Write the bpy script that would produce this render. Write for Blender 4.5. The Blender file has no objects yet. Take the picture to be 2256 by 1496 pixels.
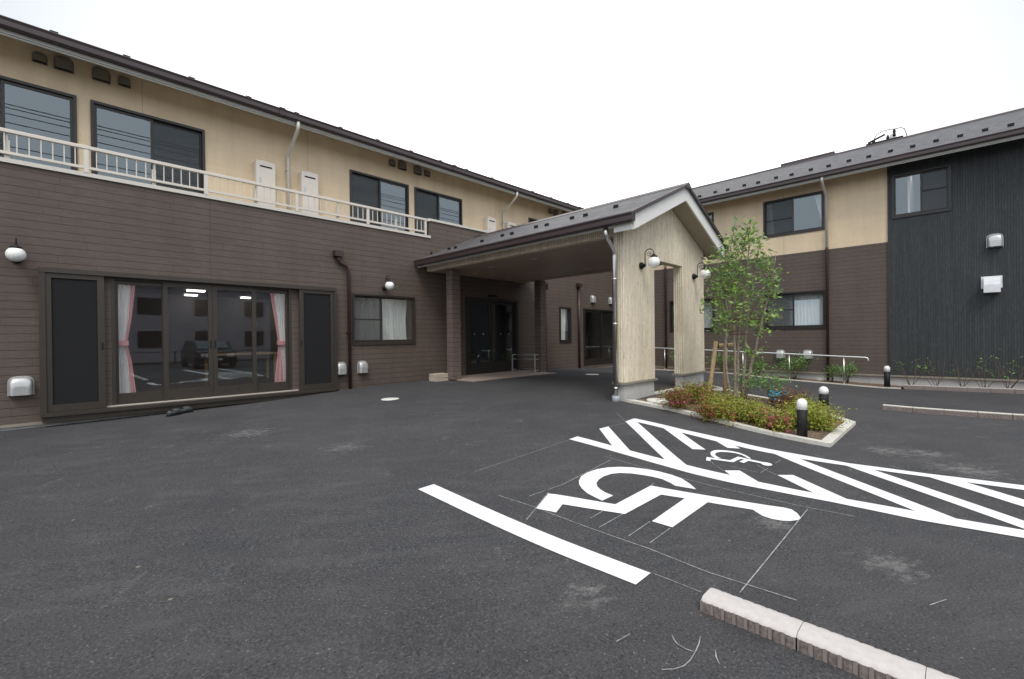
import bpy, bmesh, math, random
import numpy as np
from mathutils import Vector, Matrix, noise as mnoise
from mathutils.geometry import tessellate_polygon
R = math.radians
scene = bpy.context.scene
col = scene.collection
# ------------------------------------------------------------------ camera
CAMZ = 1.33            # lens height above the lot; all builders below use heights relative to the lens
IW, IH, FPX = 2256, 1496, 998.82
yaw, pit, rol = R(44.487), R(-0.2), R(-0.678)
fw = np.array([math.cos(yaw)*math.cos(pit), math.sin(yaw)*math.cos(pit), math.sin(pit)])
_rt = np.array([math.sin(yaw), -math.cos(yaw), 0.0]); _up = np.cross(_rt, fw)
rt = math.cos(rol)*_rt + math.sin(rol)*_up
up = math.cos(rol)*_up - math.sin(rol)*_rt
cam = bpy.data.cameras.new("camera"); camo = bpy.data.objects.new("camera", cam); col.objects.link(camo)
cam.sensor_width = 36; cam.lens = FPX/IW*36; cam.clip_start = .05; cam.clip_end = 3000
m = Matrix(((rt[0], up[0], -fw[0], 0), (rt[1], up[1], -fw[1], 0), (rt[2], up[2], -fw[2], CAMZ), (0, 0, 0, 1)))
camo.matrix_world = m
scene.camera = camo
# ------------------------------------------------------------------ world + sun (overcast)
SUN_EL, SUN_AZ = R(55), R(222)
SKYK = 9.2
w = bpy.data.worlds.new("World"); scene.world = w; w.use_nodes = True
nt = w.node_tree; nt.nodes.clear()
N = nt.nodes.new; L = nt.links.new
out = N('ShaderNodeOutputWorld'); bg = N('ShaderNodeBackground'); L(bg.outputs[0], out.inputs[0])
sky = N('ShaderNodeTexSky'); sky.sky_type = 'NISHITA'; sky.sun_disc = False
sky.sun_elevation = SUN_EL; sky.sun_rotation = SUN_AZ; sky.air_density = 2.0; sky.dust_density = 6.0
hs = N('ShaderNodeHueSaturation'); hs.inputs['Saturation'].default_value = .25; L(sky.outputs[0], hs.inputs['Color'])
tc = N('ShaderNodeTexCoord'); nz = N('ShaderNodeTexNoise'); nz.inputs['Scale'].default_value = 1.1; nz.inputs['Detail'].default_value = 3
L(tc.outputs['Generated'], nz.inputs['Vector'])
sep = N('ShaderNodeSeparateXYZ'); L(tc.outputs['Generated'], sep.inputs[0])
cr = N('ShaderNodeValToRGB'); el = cr.color_ramp.elements
# overcast deck: the veiled sun makes the part ahead of the camera (towards +x+y) the brightest
dt = N('ShaderNodeVectorMath'); dt.operation = 'DOT_PRODUCT'; L(tc.outputs['Generated'], dt.inputs[0]); dt.inputs[1].default_value = (.74, .67, .12)
ma = N('ShaderNodeMath'); ma.operation = 'MULTIPLY_ADD'; ma.inputs[1].default_value = .22; ma.inputs[2].default_value = -.11; L(nz.outputs[0], ma.inputs[0])
mm = N('ShaderNodeMath'); mm.operation = 'ADD'; L(ma.outputs[0], mm.inputs[0]); L(dt.outputs['Value'], mm.inputs[1])
m2 = N('ShaderNodeMath'); m2.operation = 'MULTIPLY_ADD'; m2.inputs[1].default_value = .5; m2.inputs[2].default_value = .5; L(mm.outputs[0], m2.inputs[0]); L(m2.outputs[0], cr.inputs[0])
K = SKYK
for p_, c_ in ((0,(1.08,1.17,1.29)), (.64,(1.02,1.1,1.2)), (.79,(.73,.79,.86)), (.825,(.79,.83,.88)), (.855,(.92,.95,.98)), (.885,(1.2,1.2,1.2)), (.94,(1.85,1.84,1.82))):
    x_ = el.new(p_); x_.color = (c_[0]*K, c_[1]*K, c_[2]*K, 1)
el.remove(el[0]); el.remove(el[-1])
mix = N('ShaderNodeMix'); mix.data_type = 'RGBA'; mix.inputs[0].default_value = .9
L(hs.outputs[0], mix.inputs[6]); L(cr.outputs[0], mix.inputs[7]); L(mix.outputs[2], bg.inputs[0])
bg.inputs[1].default_value = .1
sl = bpy.data.lights.new("sun", 'SUN'); so = bpy.data.objects.new("sun", sl); col.objects.link(so)
sl.energy = 1.4; sl.angle = R(25); sl.color = (1, .94, .86)
sd = Vector((math.sin(SUN_AZ)*math.cos(SUN_EL), math.cos(SUN_AZ)*math.cos(SUN_EL), math.sin(SUN_EL)))
so.rotation_euler = sd.to_track_quat('Z', 'Y').to_euler(); so.location = (0, 0, 30)
scene.view_settings.view_transform = 'Standard'; scene.view_settings.look = 'None'
scene.view_settings.exposure = .33; scene.view_settings.gamma = 1
scene.cycles.max_bounces = 8; scene.cycles.transparent_max_bounces = 16
scene.cycles.sample_clamp_indirect = 6

# ------------------------------------------------------------------ photo pixel -> place on a plane of the building
def ray(x, y): return rt*(x-IW/2)/FPX - up*(y-IH/2)/FPX + fw
def pv(x, y, v): d = ray(x, y); return d*(v/d[1])
def pu(x, y, u): d = ray(x, y); return d*(u/d[0])
def pz(x, y, z): d = ray(x, y); return d*(z/d[2])

# ------------------------------------------------------------------ ground height field (thin plate spline through surveyed points)
CP = [(-9,-9,-1.36),(-9,0,-1.35),(-9,6,-1.33),(-3,-5,-1.34),(0,0,-1.33),(-4,5,-1.32),(0,4,-1.32),(2.2,-1,-1.33),(6,-5,-1.34),(12,-6,-1.36),
 (4.33,3.31,-1.221),(4.33,2.54,-1.277),(4.33,1.89,-1.334),(4.33,1.21,-1.336),(4.33,.3,-1.33),(4.33,-.5,-1.33),
 (2.18,3.29,-1.282),(2.18,2.68,-1.312),(2.18,1.83,-1.338),(2.18,1.2,-1.33),
 (5.78,3.26,-1.168),(5.78,2.59,-1.231),(5.78,1.82,-1.332),(5.78,.75,-1.338),(5.78,-.4,-1.33),
 (-.5,10,-1.28),(-4,10,-1.29),(1,10,-1.26),(3.2,10,-1.2),(4.4,10,-1.14),(6.4,10,-1.09),(7.7,10,-1.07),(9.5,10,-1.07),(11.9,10,-1.077),(13.8,10,-1.16),(16,10,-1.22),
 (7,4.12,-1.14),(8.1,4.14,-1.12),(10.5,4.14,-1.15),(6.9,.9,-1.335),(10.5,.9,-1.37),(10.5,-.8,-1.36),(16.2,-4,-1.43)]
for x, y in ((1445,815),(1600,823),(1740,838),(1860,848),(1949,856),(1991,857),(2256,868)):
    p = pu(x, y, 16.2); CP.append((p[0], p[1], p[2]))
CP = np.array(CP, float)
def _k(r2): return np.where(r2 > 1e-12, .5*r2*np.log(np.maximum(r2, 1e-12)), 0.)
n = len(CP); d2 = ((CP[:, None, :2]-CP[None, :, :2])**2).sum(-1)
A = np.zeros((n+3, n+3)); A[:n, :n] = _k(d2)+np.eye(n)*.12; A[:n, n] = 1; A[:n, n+1:] = CP[:, :2]; A[n:, :n] = A[:n, n:].T
sol = np.linalg.solve(A, np.concatenate([CP[:, 2], [0, 0, 0]]))
def hgt(u, v):
    u = np.clip(np.asarray(u, float), -9, 17.2); v = np.clip(np.asarray(v, float), -8, 10.2)
    r2 = (u[..., None]-CP[:, 0])**2 + (v[..., None]-CP[:, 1])**2
    return _k(r2) @ sol[:n] + sol[n] + sol[n+1]*u + sol[n+2]*v
def h(u, v): return float(hgt(u, v))
def gp(x, y):
    d = ray(x, y); a, b = .3, 40.
    ts = np.linspace(a, b, 400); f = d[2]*ts - hgt(d[0]*ts, d[1]*ts)
    i = int(np.argmax(f < 0)) if (f < 0).any() else 399
    a, b = ts[max(i-1, 0)], ts[i]
    for _ in range(25):
        c = (a+b)/2
        if d[2]*c - h(d[0]*c, d[1]*c) < 0: b = c
        else: a = c
    return d*a

# ------------------------------------------------------------------ mesh helpers
class MB:
    def __init__(s): s.v = []; s.f = []; s.sm = []
    def add(s, vs, fs, sm=False):
        o = len(s.v); s.v += [tuple(float(c) for c in p) for p in vs]; s.f += [tuple(o+i for i in f) for f in fs]; s.sm += [sm]*len(fs)
        return s
    def box(s, x0, x1, y0, y1, z0, z1):
        if x0 > x1: x0, x1 = x1, x0
        if y0 > y1: y0, y1 = y1, y0
        if z0 > z1: z0, z1 = z1, z0
        return s.add([(x0,y0,z0),(x1,y0,z0),(x1,y1,z0),(x0,y1,z0),(x0,y0,z1),(x1,y0,z1),(x1,y1,z1),(x0,y1,z1)],
              [(0,3,2,1),(4,5,6,7),(0,1,5,4),(1,2,6,5),(2,3,7,6),(3,0,4,7)])
    def bbox(s, x0, x1, y0, y1, z0, z1, b=.01):       # box with chamfered edges
        bm = bmesh.new(); bmesh.ops.create_cube(bm, size=1)
        for q in bm.verts: q.co = Vector(((x0+x1)/2+q.co.x*abs(x1-x0), (y0+y1)/2+q.co.y*abs(y1-y0), (z0+z1)/2+q.co.z*abs(z1-z0)))
        bmesh.ops.bevel(bm, geom=bm.edges[:], offset=b, segments=2, affect='EDGES', profile=.7)
        return s.frombm(bm)
    def frombm(s, bm, sm=False):
        bm.verts.ensure_lookup_table(); bm.verts.index_update()
        s.add([q.co[:] for q in bm.verts], [[q.index for q in f.verts] for f in bm.faces], sm); bm.free(); return s
    def tube(s, pts, r, n=10, sm=True, rs=None):
        P = [Vector(p) for p in pts]; V = []; F = []
        prev = None
        for i, p in enumerate(P):
            t = ((P[min(i+1, len(P)-1)]-P[max(i-1, 0)])).normalized()
            if prev is None:
                a = Vector((0, 0, 1)) if abs(t.z) < .9 else Vector((1, 0, 0)); x = t.cross(a).normalized()
            else: x = (prev - t*prev.dot(t)).normalized()
            prev = x; y = t.cross(x); rr = rs[i] if rs else r
            for k in range(n):
                a = 2*math.pi*k/n; V.append(p+(x*math.cos(a)+y*math.sin(a))*rr)
        for i in range(len(P)-1):
            for k in range(n): F.append((i*n+k, i*n+(k+1) % n, (i+1)*n+(k+1) % n, (i+1)*n+k))
        F.append(tuple(range(n))[::-1]); F.append(tuple((len(P)-1)*n+k for k in range(n)))
        return s.add(V, F, sm)
    def lathe(s, prof, c, n=24, sm=True, axis='z'):
        V = []; F = []
        for r, z in prof:
            for k in range(n):
                a = 2*math.pi*k/n; x, y = r*math.cos(a), r*math.sin(a)
                V.append((c[0]+x, c[1]+y, c[2]+z) if axis == 'z' else (c[0]+x, c[1]+z, c[2]+y))
        for i in range(len(prof)-1):
            for k in range(n): F.append((i*n+k, i*n+(k+1) % n, (i+1)*n+(k+1) % n, (i+1)*n+k))
        F.append(tuple(range(n))[::-1]); F.append(tuple((len(prof)-1)*n+k for k in range(n)))
        return s.add(V, F, sm)
    def prism(s, poly, fn, a, b):                      # poly: 2-D points, fn(p, q, t) -> 3-D, extruded t from a to b
        k = len(poly); V = [fn(p, q, a) for p, q in poly]+[fn(p, q, b) for p, q in poly]
        tri = tessellate_polygon([[Vector((p, q, 0)) for p, q in poly]])
        F = [tuple(t) for t in tri]+[tuple(i+k for i in t[::-1]) for t in tri]
        F += [(i, (i+1) % k, (i+1) % k+k, i+k) for i in range(k)]
        return s.add(V, F)
ORG = {}
def rnd(s): return random.Random(s)
def _link(name, me, mat, parent, loc):
    o = bpy.data.objects.new(name, me); col.objects.link(o)
    if mat is not None: me.materials.append(mat)
    if parent is not None: o.parent = parent; ORG[o.name] = ORG[parent.name]
    else: ORG[o.name] = Vector(loc); o.location = loc
    return o
def obj(name, mb, mat, parent=None, label=None, recalc=True):
    if parent is not None: org = ORG[parent.name]
    else:
        vs = np.array(mb.v); org = Vector(((vs[:, 0].min()+vs[:, 0].max())/2, (vs[:, 1].min()+vs[:, 1].max())/2, vs[:, 2].min()+CAMZ))
    me = bpy.data.meshes.new(name)
    me.from_pydata([(x-org.x, y-org.y, z+CAMZ-org.z) for x, y, z in mb.v], [], mb.f)
    me.polygons.foreach_set('use_smooth', mb.sm)
    if recalc:
        bm = bmesh.new(); bm.from_mesh(me); bmesh.ops.recalc_face_normals(bm, faces=bm.faces[:]); bm.to_mesh(me); bm.free()
    me.update()
    o = _link(name, me, mat, parent, org)
    if label: o['label'] = label
    return o
def tag(o, label, cat, group=None):
    o['label'] = label; o['category'] = cat
    if group: o['group'] = group
    return o
def thing(name, label, cat, loc, group=None):
    o = bpy.data.objects.new(name, None); col.objects.link(o); o.empty_display_size = .2
    o.location = (loc[0], loc[1], loc[2]+CAMZ); ORG[o.name] = Vector(o.location)
    return tag(o, label, cat, group)
def struct(name, mb, mat, kind='structure', **k):
    o = obj(name, mb, mat, **k); o['kind'] = kind; return o
def dup(root, loc, label, rz=0, group=None, sc=1.0):
    def cp(o, par):
        c = o.copy(); col.objects.link(c)
        if par is not None: c.parent = par
        for ch in [q for q in kids.get(o.name, [])]: cp(ch, c)
        return c
    kids = {}
    for q in bpy.data.objects:
        if q.parent: kids.setdefault(q.parent.name, []).append(q)
    r = cp(root, None); r.location = (loc[0], loc[1], loc[2]+CAMZ); r.rotation_euler = (0, 0, rz); r.scale = (sc, sc, sc)
    ORG[r.name] = Vector(r.location); r['label'] = label
    if group: r['group'] = group
    return r

# ------------------------------------------------------------------ materials
def newmat(name):
    mt = bpy.data.materials.new(name); mt.use_nodes = True; nt = mt.node_tree
    return mt, nt, nt.nodes['Principled BSDF']
def setc(i, c): i.default_value = (c[0], c[1], c[2], 1)
def plain(name, c, rough=.5, metal=0, var=.08, scale=8, bump=0, spec=.5):
    mt, nt, b = newmat(name); N = nt.nodes.new; L = nt.links.new
    b.inputs['Roughness'].default_value = rough; b.inputs['Metallic'].default_value = metal
    b.inputs['Specular IOR Level'].default_value = spec
    g = N('ShaderNodeNewGeometry'); t = N('ShaderNodeTexNoise'); t.inputs['Scale'].default_value = scale; t.inputs['Detail'].default_value = 5
    L(g.outputs['Position'], t.inputs['Vector'])
    cr = N('ShaderNodeValToRGB'); cr.color_ramp.elements[0].position = .3; cr.color_ramp.elements[1].position = .7
    setc(type('q', (), {})(), c) if 0 else None
    cr.color_ramp.elements[0].color = tuple(x*(1-var) for x in c)+(1,); cr.color_ramp.elements[1].color = tuple(min(1, x*(1+var)) for x in c)+(1,)
    L(t.outputs[0], cr.inputs[0]); L(cr.outputs[0], b.inputs['Base Color'])
    if bump:
        bp = N('ShaderNodeBump'); bp.inputs['Strength'].default_value = bump; bp.inputs['Distance'].default_value = .01
        t2 = N('ShaderNodeTexNoise'); t2.inputs['Scale'].default_value = scale*8; t2.inputs['Detail'].default_value = 4
        L(g.outputs['Position'], t2.inputs['Vector']); L(t2.outputs[0], bp.inputs['Height']); L(bp.outputs[0], b.inputs['Normal'])
    return mt
class NT:                                              # small node-expression helper
    def __init__(s, nt): s.nt = nt
    def n(s, t, **k):
        q = s.nt.nodes.new(t)
        for a, b in k.items(): setattr(q, a, b)
        return q
    def l(s, a, b): s.nt.links.new(a, b)
    def math(s, op, a, b=None, c=None, clamp=False):
        q = s.n('ShaderNodeMath', operation=op); q.use_clamp = clamp
        for i, x in enumerate((a, b, c)):
            if x is None: continue
            if isinstance(x, (int, float)): q.inputs[i].default_value = x
            else: s.l(x, q.inputs[i])
        return q.outputs[0]
    def ramp(s, f, stops):
        q = s.n('ShaderNodeValToRGB'); e = q.color_ramp.elements
        while len(e) > 1: e.remove(e[-1])
        e[0].position = stops[0][0]; e[0].color = tuple(stops[0][1])+(1,)
        for p, c in stops[1:]: x = e.new(p); x.color = tuple(c)+(1,)
        s.l(f, q.inputs[0]); return q.outputs[0]
    def noise(s, vec, scale, detail=4, rough=.5):
        q = s.n('ShaderNodeTexNoise'); q.inputs['Scale'].default_value = scale; q.inputs['Detail'].default_value = detail
        q.inputs['Roughness'].default_value = rough; s.l(vec, q.inputs['Vector']); return q.outputs[0]
    def vec(s, x, y, z):
        q = s.n('ShaderNodeCombineXYZ')
        for i, a in enumerate((x, y, z)):
            if isinstance(a, (int, float)): q.inputs[i].default_value = a
            else: s.l(a, q.inputs[i])
        return q.outputs[0]
    def mixc(s, f, a, b, mode='MIX'):
        q = s.n('ShaderNodeMix', data_type='RGBA', blend_type=mode)
        for i, x in ((0, f), (6, a), (7, b)):
            if isinstance(x, (int, float)): q.inputs[i].default_value = x
            elif isinstance(x, tuple): q.inputs[i].default_value = x+(1,)
            else: s.l(x, q.inputs[i])
        return q.outputs[2]
def siding(name, base, dark, light, horizontal=True, pitch=.1225, phase=.02, joint=1.45, groove=.07, streak=1.0, bump=.5, grv=.45, vary=.12):
    """board siding: long boards with thin grooves, staggered butt joints, brushed streaks"""
    mt, nt, b = newmat(name); T = NT(nt)
    g = T.n('ShaderNodeNewGeometry'); sp = T.n('ShaderNodeSeparateXYZ'); T.l(g.outputs['Position'], sp.inputs[0])
    along = T.math('ADD', sp.outputs[0], sp.outputs[1])      # walls run along x or y, so x+y is the running length
    z = T.math('SUBTRACT', sp.outputs[2], CAMZ+phase)
    a, c = (along, z) if horizontal else (z, along)
    row = T.math('DIVIDE', c, pitch); ri = T.math('FLOOR', row); rf = T.math('FRACT', row)
    wn = T.n('ShaderNodeTexWhiteNoise', noise_dimensions='1D'); T.l(ri, wn.inputs['W'])
    ja = T.math('ADD', T.math('DIVIDE', a, joint), T.math('MULTIPLY', wn.outputs[0], 7.3)); jf = T.math('FRACT', ja); ji = T.math('FLOOR', ja)
    g1 = T.math('LESS_THAN', rf, groove); g2 = T.math('LESS_THAN', jf, .006/joint)
    gr = T.math('MAXIMUM', g1, T.math('MULTIPLY', g2, .6))
    wn2 = T.n('ShaderNodeTexWhiteNoise', noise_dimensions='2D'); T.l(T.vec(ri, ji, 0), wn2.inputs['Vector'])
    st = T.noise(T.vec(T.math('MULTIPLY', a, 7.), T.math('MULTIPLY', c, 90.), T.math('MULTIPLY', wn2.outputs[0], 5)), 1, 6, .62)
    st2 = T.noise(T.vec(T.math('MULTIPLY', a, 1.2), T.math('MULTIPLY', c, 2.0), 0), 1, 3)
    c0 = T.ramp(st, [(.28, dark), (.5, base), (.72, light)])
    c0 = T.mixc(streak, base, c0)
    k = T.math('ADD', T.math('MULTIPLY', T.math('SUBTRACT', wn2.outputs[0], .5), vary), T.math('ADD', 1-.15, T.math('MULTIPLY', st2, .3)))
    q = T.n('ShaderNodeVectorMath', operation='SCALE'); T.l(c0, q.inputs[0]); T.l(k, q.inputs['Scale'])
    gd = tuple(x*grv for x in dark)
    T.l(T.mixc(gr, q.outputs[0], gd), b.inputs['Base Color'])
    b.inputs['Roughness'].default_value = .62; b.inputs['Specular IOR Level'].default_value = .35
    pj = T.math('LESS_THAN', T.math('FRACT', T.math('DIVIDE', along, 3.03)), .0035)      # sealed joints between panels
    gm = T.noise(T.vec(T.math('MULTIPLY', along, 2.6), T.math('MULTIPLY', z, .22), 1.7), 1, 5, .6)   # faint rain streaks
    q2 = T.n('ShaderNodeVectorMath', operation='SCALE'); T.l(b.inputs['Base Color'].links[0].from_socket, q2.inputs[0])
    T.l(T.math('SUBTRACT', T.ramp(gm, [(.3,(.9,.9,.9)),(.6,(1.03,1.03,1.03))]), T.math('MULTIPLY', pj, .3)), q2.inputs['Scale']); T.l(q2.outputs[0], b.inputs['Base Color'])
    bp = T.n('ShaderNodeBump'); bp.inputs['Strength'].default_value = bump; bp.inputs['Distance'].default_value = .006
    T.l(T.math('SUBTRACT', st, T.math('MULTIPLY', gr, 1.5)), bp.inputs['Height']); T.l(bp.outputs[0], b.inputs['Normal'])
    return mt
M = {}
M['brown'] = siding('brown_siding', (.112,.085,.07), (.094,.07,.058), (.145,.113,.094), vary=.05, grv=.42, bump=.35)
M['brown2'] = siding('brown_siding_column', (.15,.114,.098), (.1,.075,.066), (.22,.17,.145), joint=.5, grv=.28)
M['brownv'] = siding('brown_siding_board', (.115,.085,.078), (.072,.05,.046), (.16,.12,.11), pitch=.1225, groove=.06, streak=.6)
M['beige'] = siding('beige_siding', (.8,.635,.43), (.76,.595,.395), (.84,.68,.48), pitch=.03, phase=0, joint=3.0, groove=.2, streak=.5, bump=.3, grv=.9, vary=.03)
M['char'] = siding('charcoal_siding', (.042,.046,.048), (.025,.028,.03), (.075,.08,.082), horizontal=False, pitch=.05, joint=1.3, groove=.13, bump=.6, grv=.6, vary=.24, streak=.8)
M['cream'] = siding('cream_streaked_siding', (.88,.77,.595), (.6,.475,.31), (.95,.89,.78), horizontal=False, pitch=.045, joint=.5, groove=.14, bump=.8, grv=.6, vary=.14)
M['frame'] = plain('window_frame_brown', (.035,.03,.028), .35, .3, .05)
M['doorframe'] = plain('door_frame_bronze', (.062,.052,.043), .38, .35, .06)
M['gutter'] = plain('gutter_brown', (.05,.034,.034), .35, 0, .05, 3)
M['pipebrown'] = plain('pipe_dark_brown', (.045,.02,.02), .35, 0, .06, 3)
M['fascia'] = plain('fascia_pale', (.55,.54,.48), .5, 0, .04, 3)
M['white'] = plain('white_board', (.78,.76,.72), .5, 0, .03, 3)
M['soffit'] = plain('soffit_tan', (.36,.31,.24), .55, 0, .05, 3)
M['porchceil'] = plain('porch_ceiling_brown', (.44,.35,.275), .45, 0, .08, 1.5)
M['cap'] = plain('aluminium_coping', (.62,.58,.51), .4, .1, .04, 3)
M['railing'] = plain('railing_champagne', (.66,.6,.52), .35, .25, .04, 3)
M['concrete'] = plain('concrete', (.5,.49,.47), .8, 0, .13, 4, .3)
M['white_paint'] = plain('road_paint_white', (.86,.86,.85), .6, 0, .03, 25, .2)
def paintmat():
    mt = plain('worn_road_paint', (.84,.84,.83), .6, 0, .04, 18, .25); T = NT(mt.node_tree); b = mt.node_tree.nodes['Principled BSDF']
    g = T.n('ShaderNodeNewGeometry'); src = b.inputs['Base Color'].links[0].from_socket
    pits = T.ramp(T.noise(g.outputs['Position'], 150, 3, .7), [(.62,(0,0,0)),(.7,(1,1,1))]); sc_ = T.ramp(T.noise(g.outputs['Position'], 4, 6, .7), [(.5,(0,0,0)),(.7,(1,1,1))])
    c = T.mixc(T.math('MULTIPLY', pits, .35), src, (.25,.25,.25)); c = T.mixc(T.math('MULTIPLY', sc_, .3), c, (.5,.49,.47)); T.l(c, b.inputs['Base Color']); return mt
M['white_paint'] = paintmat()
M['flash'] = plain('flashing_olive', (.3,.27,.22), .5, .2, .05)
M['steel'] = plain('brushed_steel', (.55,.53,.5), .28, 1, .06, 6)
M['railsteel'] = plain('polished_rail_steel', (.8,.8,.79), .35, .6, .04, 6)
M['grayplastic'] = plain('grey_plastic', (.33,.35,.37), .45)
M['vent'] = plain('vent_silver', (.5,.5,.49), .35, .5, .05, 6)
M['ventdark'] = plain('vent_dark_grey', (.19,.17,.14), .5)
M['ventwhite'] = plain('vent_white', (.75,.75,.76), .4)
M['black'] = plain('black_metal', (.012,.012,.013), .6, spec=.3)
M['blackhole'] = plain('shaded_hollow_black', (.004,.004,.004), .9)
M['heater'] = plain('heater_ivory', (.7,.64,.56), .4, 0, .02)
M['rust'] = plain('strap_rust', (.09,.03,.02), .8)
M['wood'] = plain('stake_wood', (.58,.42,.24), .75, 0, .2, 14, .3)
M['board'] = plain('cement_board', (.52,.45,.36), .85, 0, .12, 20, .3)
M['slab'] = plain('entrance_slab_stone', (.37,.29,.24), .8, 0, .14, 60, .3)
M['hose'] = plain('hose_teal', (.01,.3,.4), .35, 0, .1)
M['shoe'] = plain('clog_dark_grey', (.05,.055,.055), .5)
M['sandal'] = plain('sandal_white', (.7,.65,.58), .5)
M['sandalb'] = plain('sandal_strap_black', (.02,.02,.02), .5)
def cloth(name, c, tr=.35):
    mt = plain(name, c, .9, 0, .04, 3); T = NT(mt.node_tree); b = mt.node_tree.nodes['Principled BSDF']; o = mt.node_tree.nodes['Material Output']
    tl = T.n('ShaderNodeBsdfTranslucent'); setc(tl.inputs[0], c); mx = T.n('ShaderNodeMixShader'); mx.inputs[0].default_value = tr
    T.l(b.outputs[0], mx.inputs[1]); T.l(tl.outputs[0], mx.inputs[2]); T.l(mx.outputs[0], o.inputs[0]); return mt
M['curtain'] = cloth('curtain_white', (.93,.94,.93))
M['pink'] = cloth('curtain_pink', (.8,.42,.44))
M['coverwhite'] = plain('manhole_cover_pale', (.72,.7,.64), .6, 0, .06, 20)
M['steps'] = plain('kerbstone_top', (.54,.5,.475), .9, 0, .06, 30, .3)
M['kerbbrown'] = plain('kerb_side_brownish', (.26,.215,.195), .95, 0, .4, 55, 1.0)
M['kerbrib'] = plain('kerb_rib_smooth', (.24,.2,.185), .8, 0, .08, 20)
M['kerbwhite'] = plain('kerb_pale_stone', (.62,.59,.52), .85, 0, .1, 18, .4)
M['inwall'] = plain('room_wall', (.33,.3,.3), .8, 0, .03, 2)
M['inwalldark'] = plain('room_wall_dim', (.16,.14,.125), .8, 0, .06, 2)  # room colour darkened so interiors behind the glass stay dim
M['infloor'] = plain('room_floor_wood', (.14,.07,.045), .3, 0, .1, 4)
M['inceil'] = plain('room_ceiling', (.42,.38,.38), .8, 0, .03, 2)
M['cable'] = plain('cable_black', (.02,.02,.02), .6)
M['carpaint'] = plain('car_paint_dark', (.02,.022,.025), .15, .3)
M['tyre'] = plain('tyre_rubber', (.02,.02,.02), .8)
M['plate'] = plain('number_plate', (.75,.75,.7), .5)
M['orange'] = plain('stool_orange', (.4,.12,.04), .5)
M['houselav'] = plain('house_wall_mauve', (.42,.38,.42), .8, 0, .06, 1)
M['housewall'] = plain('house_wall_cream', (.4,.36,.29), .8, 0, .06, 1)
M['bark'] = plain('bark_grey', (.24,.2,.15), .85, 0, .25, 20, .6)
M['twig'] = plain('twig_brown', (.14,.085,.05), .85, 0, .25, 20)
M['screenm'] = None
def emis(name, c, s):
    mt, nt, b = newmat(name); b.inputs['Emission Color'].default_value = c+(1,); b.inputs['Emission Strength'].default_value = s; return mt
M['lamp_on'] = emis('lit_panel_and_fill', (1, .96, .92), 4.5)  # shared by the real ceiling panels and the added fill lamps
def glass(name, tint=(.975,.985,.98), ior=2.25, rough=0.0):
    mt, nt, b = newmat(name); T = NT(nt); nt.nodes.remove(b); o = nt.nodes['Material Output']
    tr = T.n('ShaderNodeBsdfTransparent'); setc(tr.inputs[0], tint); gl = T.n('ShaderNodeBsdfGlossy'); gl.inputs['Roughness'].default_value = rough
    setc(gl.inputs[0], (.86,.96,1.0))
    fr = T.n('ShaderNodeFresnel'); fr.inputs['IOR'].default_value = ior
    g = T.n('ShaderNodeNewGeometry')
    # reflect on the outer face only; the Fresnel node inverts its IOR on back faces
    f = T.math('MULTIPLY', T.math('MULTIPLY', fr.outputs[0], 1.15), T.math('SUBTRACT', 1, g.outputs['Backfacing']), clamp=True)
    mx = T.n('ShaderNodeMixShader'); T.l(f, mx.inputs[0]); T.l(tr.outputs[0], mx.inputs[1]); T.l(gl.outputs[0], mx.inputs[2]); T.l(mx.outputs[0], o.inputs[0])
    return mt
M['glass'] = glass('window_glass'); M['glassd'] = glass('door_glass', (.985,.985,.985), 2.1)
M['glassdark'] = glass('entrance_glass', (.8,.82,.81), 1.75)
SCR = .36
def screenmat():
    mt, nt, b = newmat('insect_screen'); T = NT(nt); o = nt.nodes['Material Output']
    setc(b.inputs['Base Color'], (.06,.062,.062)); b.inputs['Roughness'].default_value = .8
    tr = T.n('ShaderNodeBsdfTransparent'); mx = T.n('ShaderNodeMixShader'); mx.inputs[0].default_value = SCR
    T.l(tr.outputs[0], mx.inputs[1]); T.l(b.outputs[0], mx.inputs[2]); T.l(mx.outputs[0], o.inputs[0]); return mt
M['screen'] = screenmat()
M['screendark'] = M['screen'].copy(); M['screendark'].name = 'dark_insect_screen'
for n_ in M['screendark'].node_tree.nodes:
    if n_.type == 'MIX_SHADER': n_.inputs[0].default_value = .82
    if n_.type == 'BSDF_PRINCIPLED': setc(n_.inputs['Base Color'], (.022,.022,.023)); n_.inputs['Specular IOR Level'].default_value = .2
def globemat():
    mt, nt, b = newmat('opal_globe'); setc(b.inputs['Base Color'], (.9,.9,.86)); b.inputs['Roughness'].default_value = .3
    b.inputs['Subsurface Weight'].default_value = .3; b.inputs['Subsurface Radius'].default_value = (.05,.05,.05); return mt
M['globe'] = globemat()
def leafmat(name, cols, trans=.35):
    mt, nt, b = newmat(name); T = NT(nt); o = nt.nodes['Material Output']
    g = T.n('ShaderNodeNewGeometry'); n_ = len(cols)
    c = T.ramp(g.outputs['Random Per Island'], [((i+.5)/n_, x) for i, x in enumerate(cols)])
    T.l(c, b.inputs['Base Color']); b.inputs['Roughness'].default_value = .42; b.inputs['Specular IOR Level'].default_value = .45
    tl = T.n('ShaderNodeBsdfTranslucent'); T.l(c, tl.inputs[0]); mx = T.n('ShaderNodeMixShader'); mx.inputs[0].default_value = trans
    T.l(b.outputs[0], mx.inputs[1]); T.l(tl.outputs[0], mx.inputs[2]); T.l(mx.outputs[0], o.inputs[0]); return mt
M['leaf_tree'] = leafmat('tree_leaves', [(.12,.24,.06),(.24,.4,.07),(.36,.5,.1),(.16,.3,.12),(.46,.6,.16),(.2,.34,.16)])
M['leaf_azalea'] = leafmat('azalea_leaves', [(.18,.27,.03),(.34,.46,.05),(.48,.54,.07),(.22,.26,.04),(.36,.28,.05)])
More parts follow.
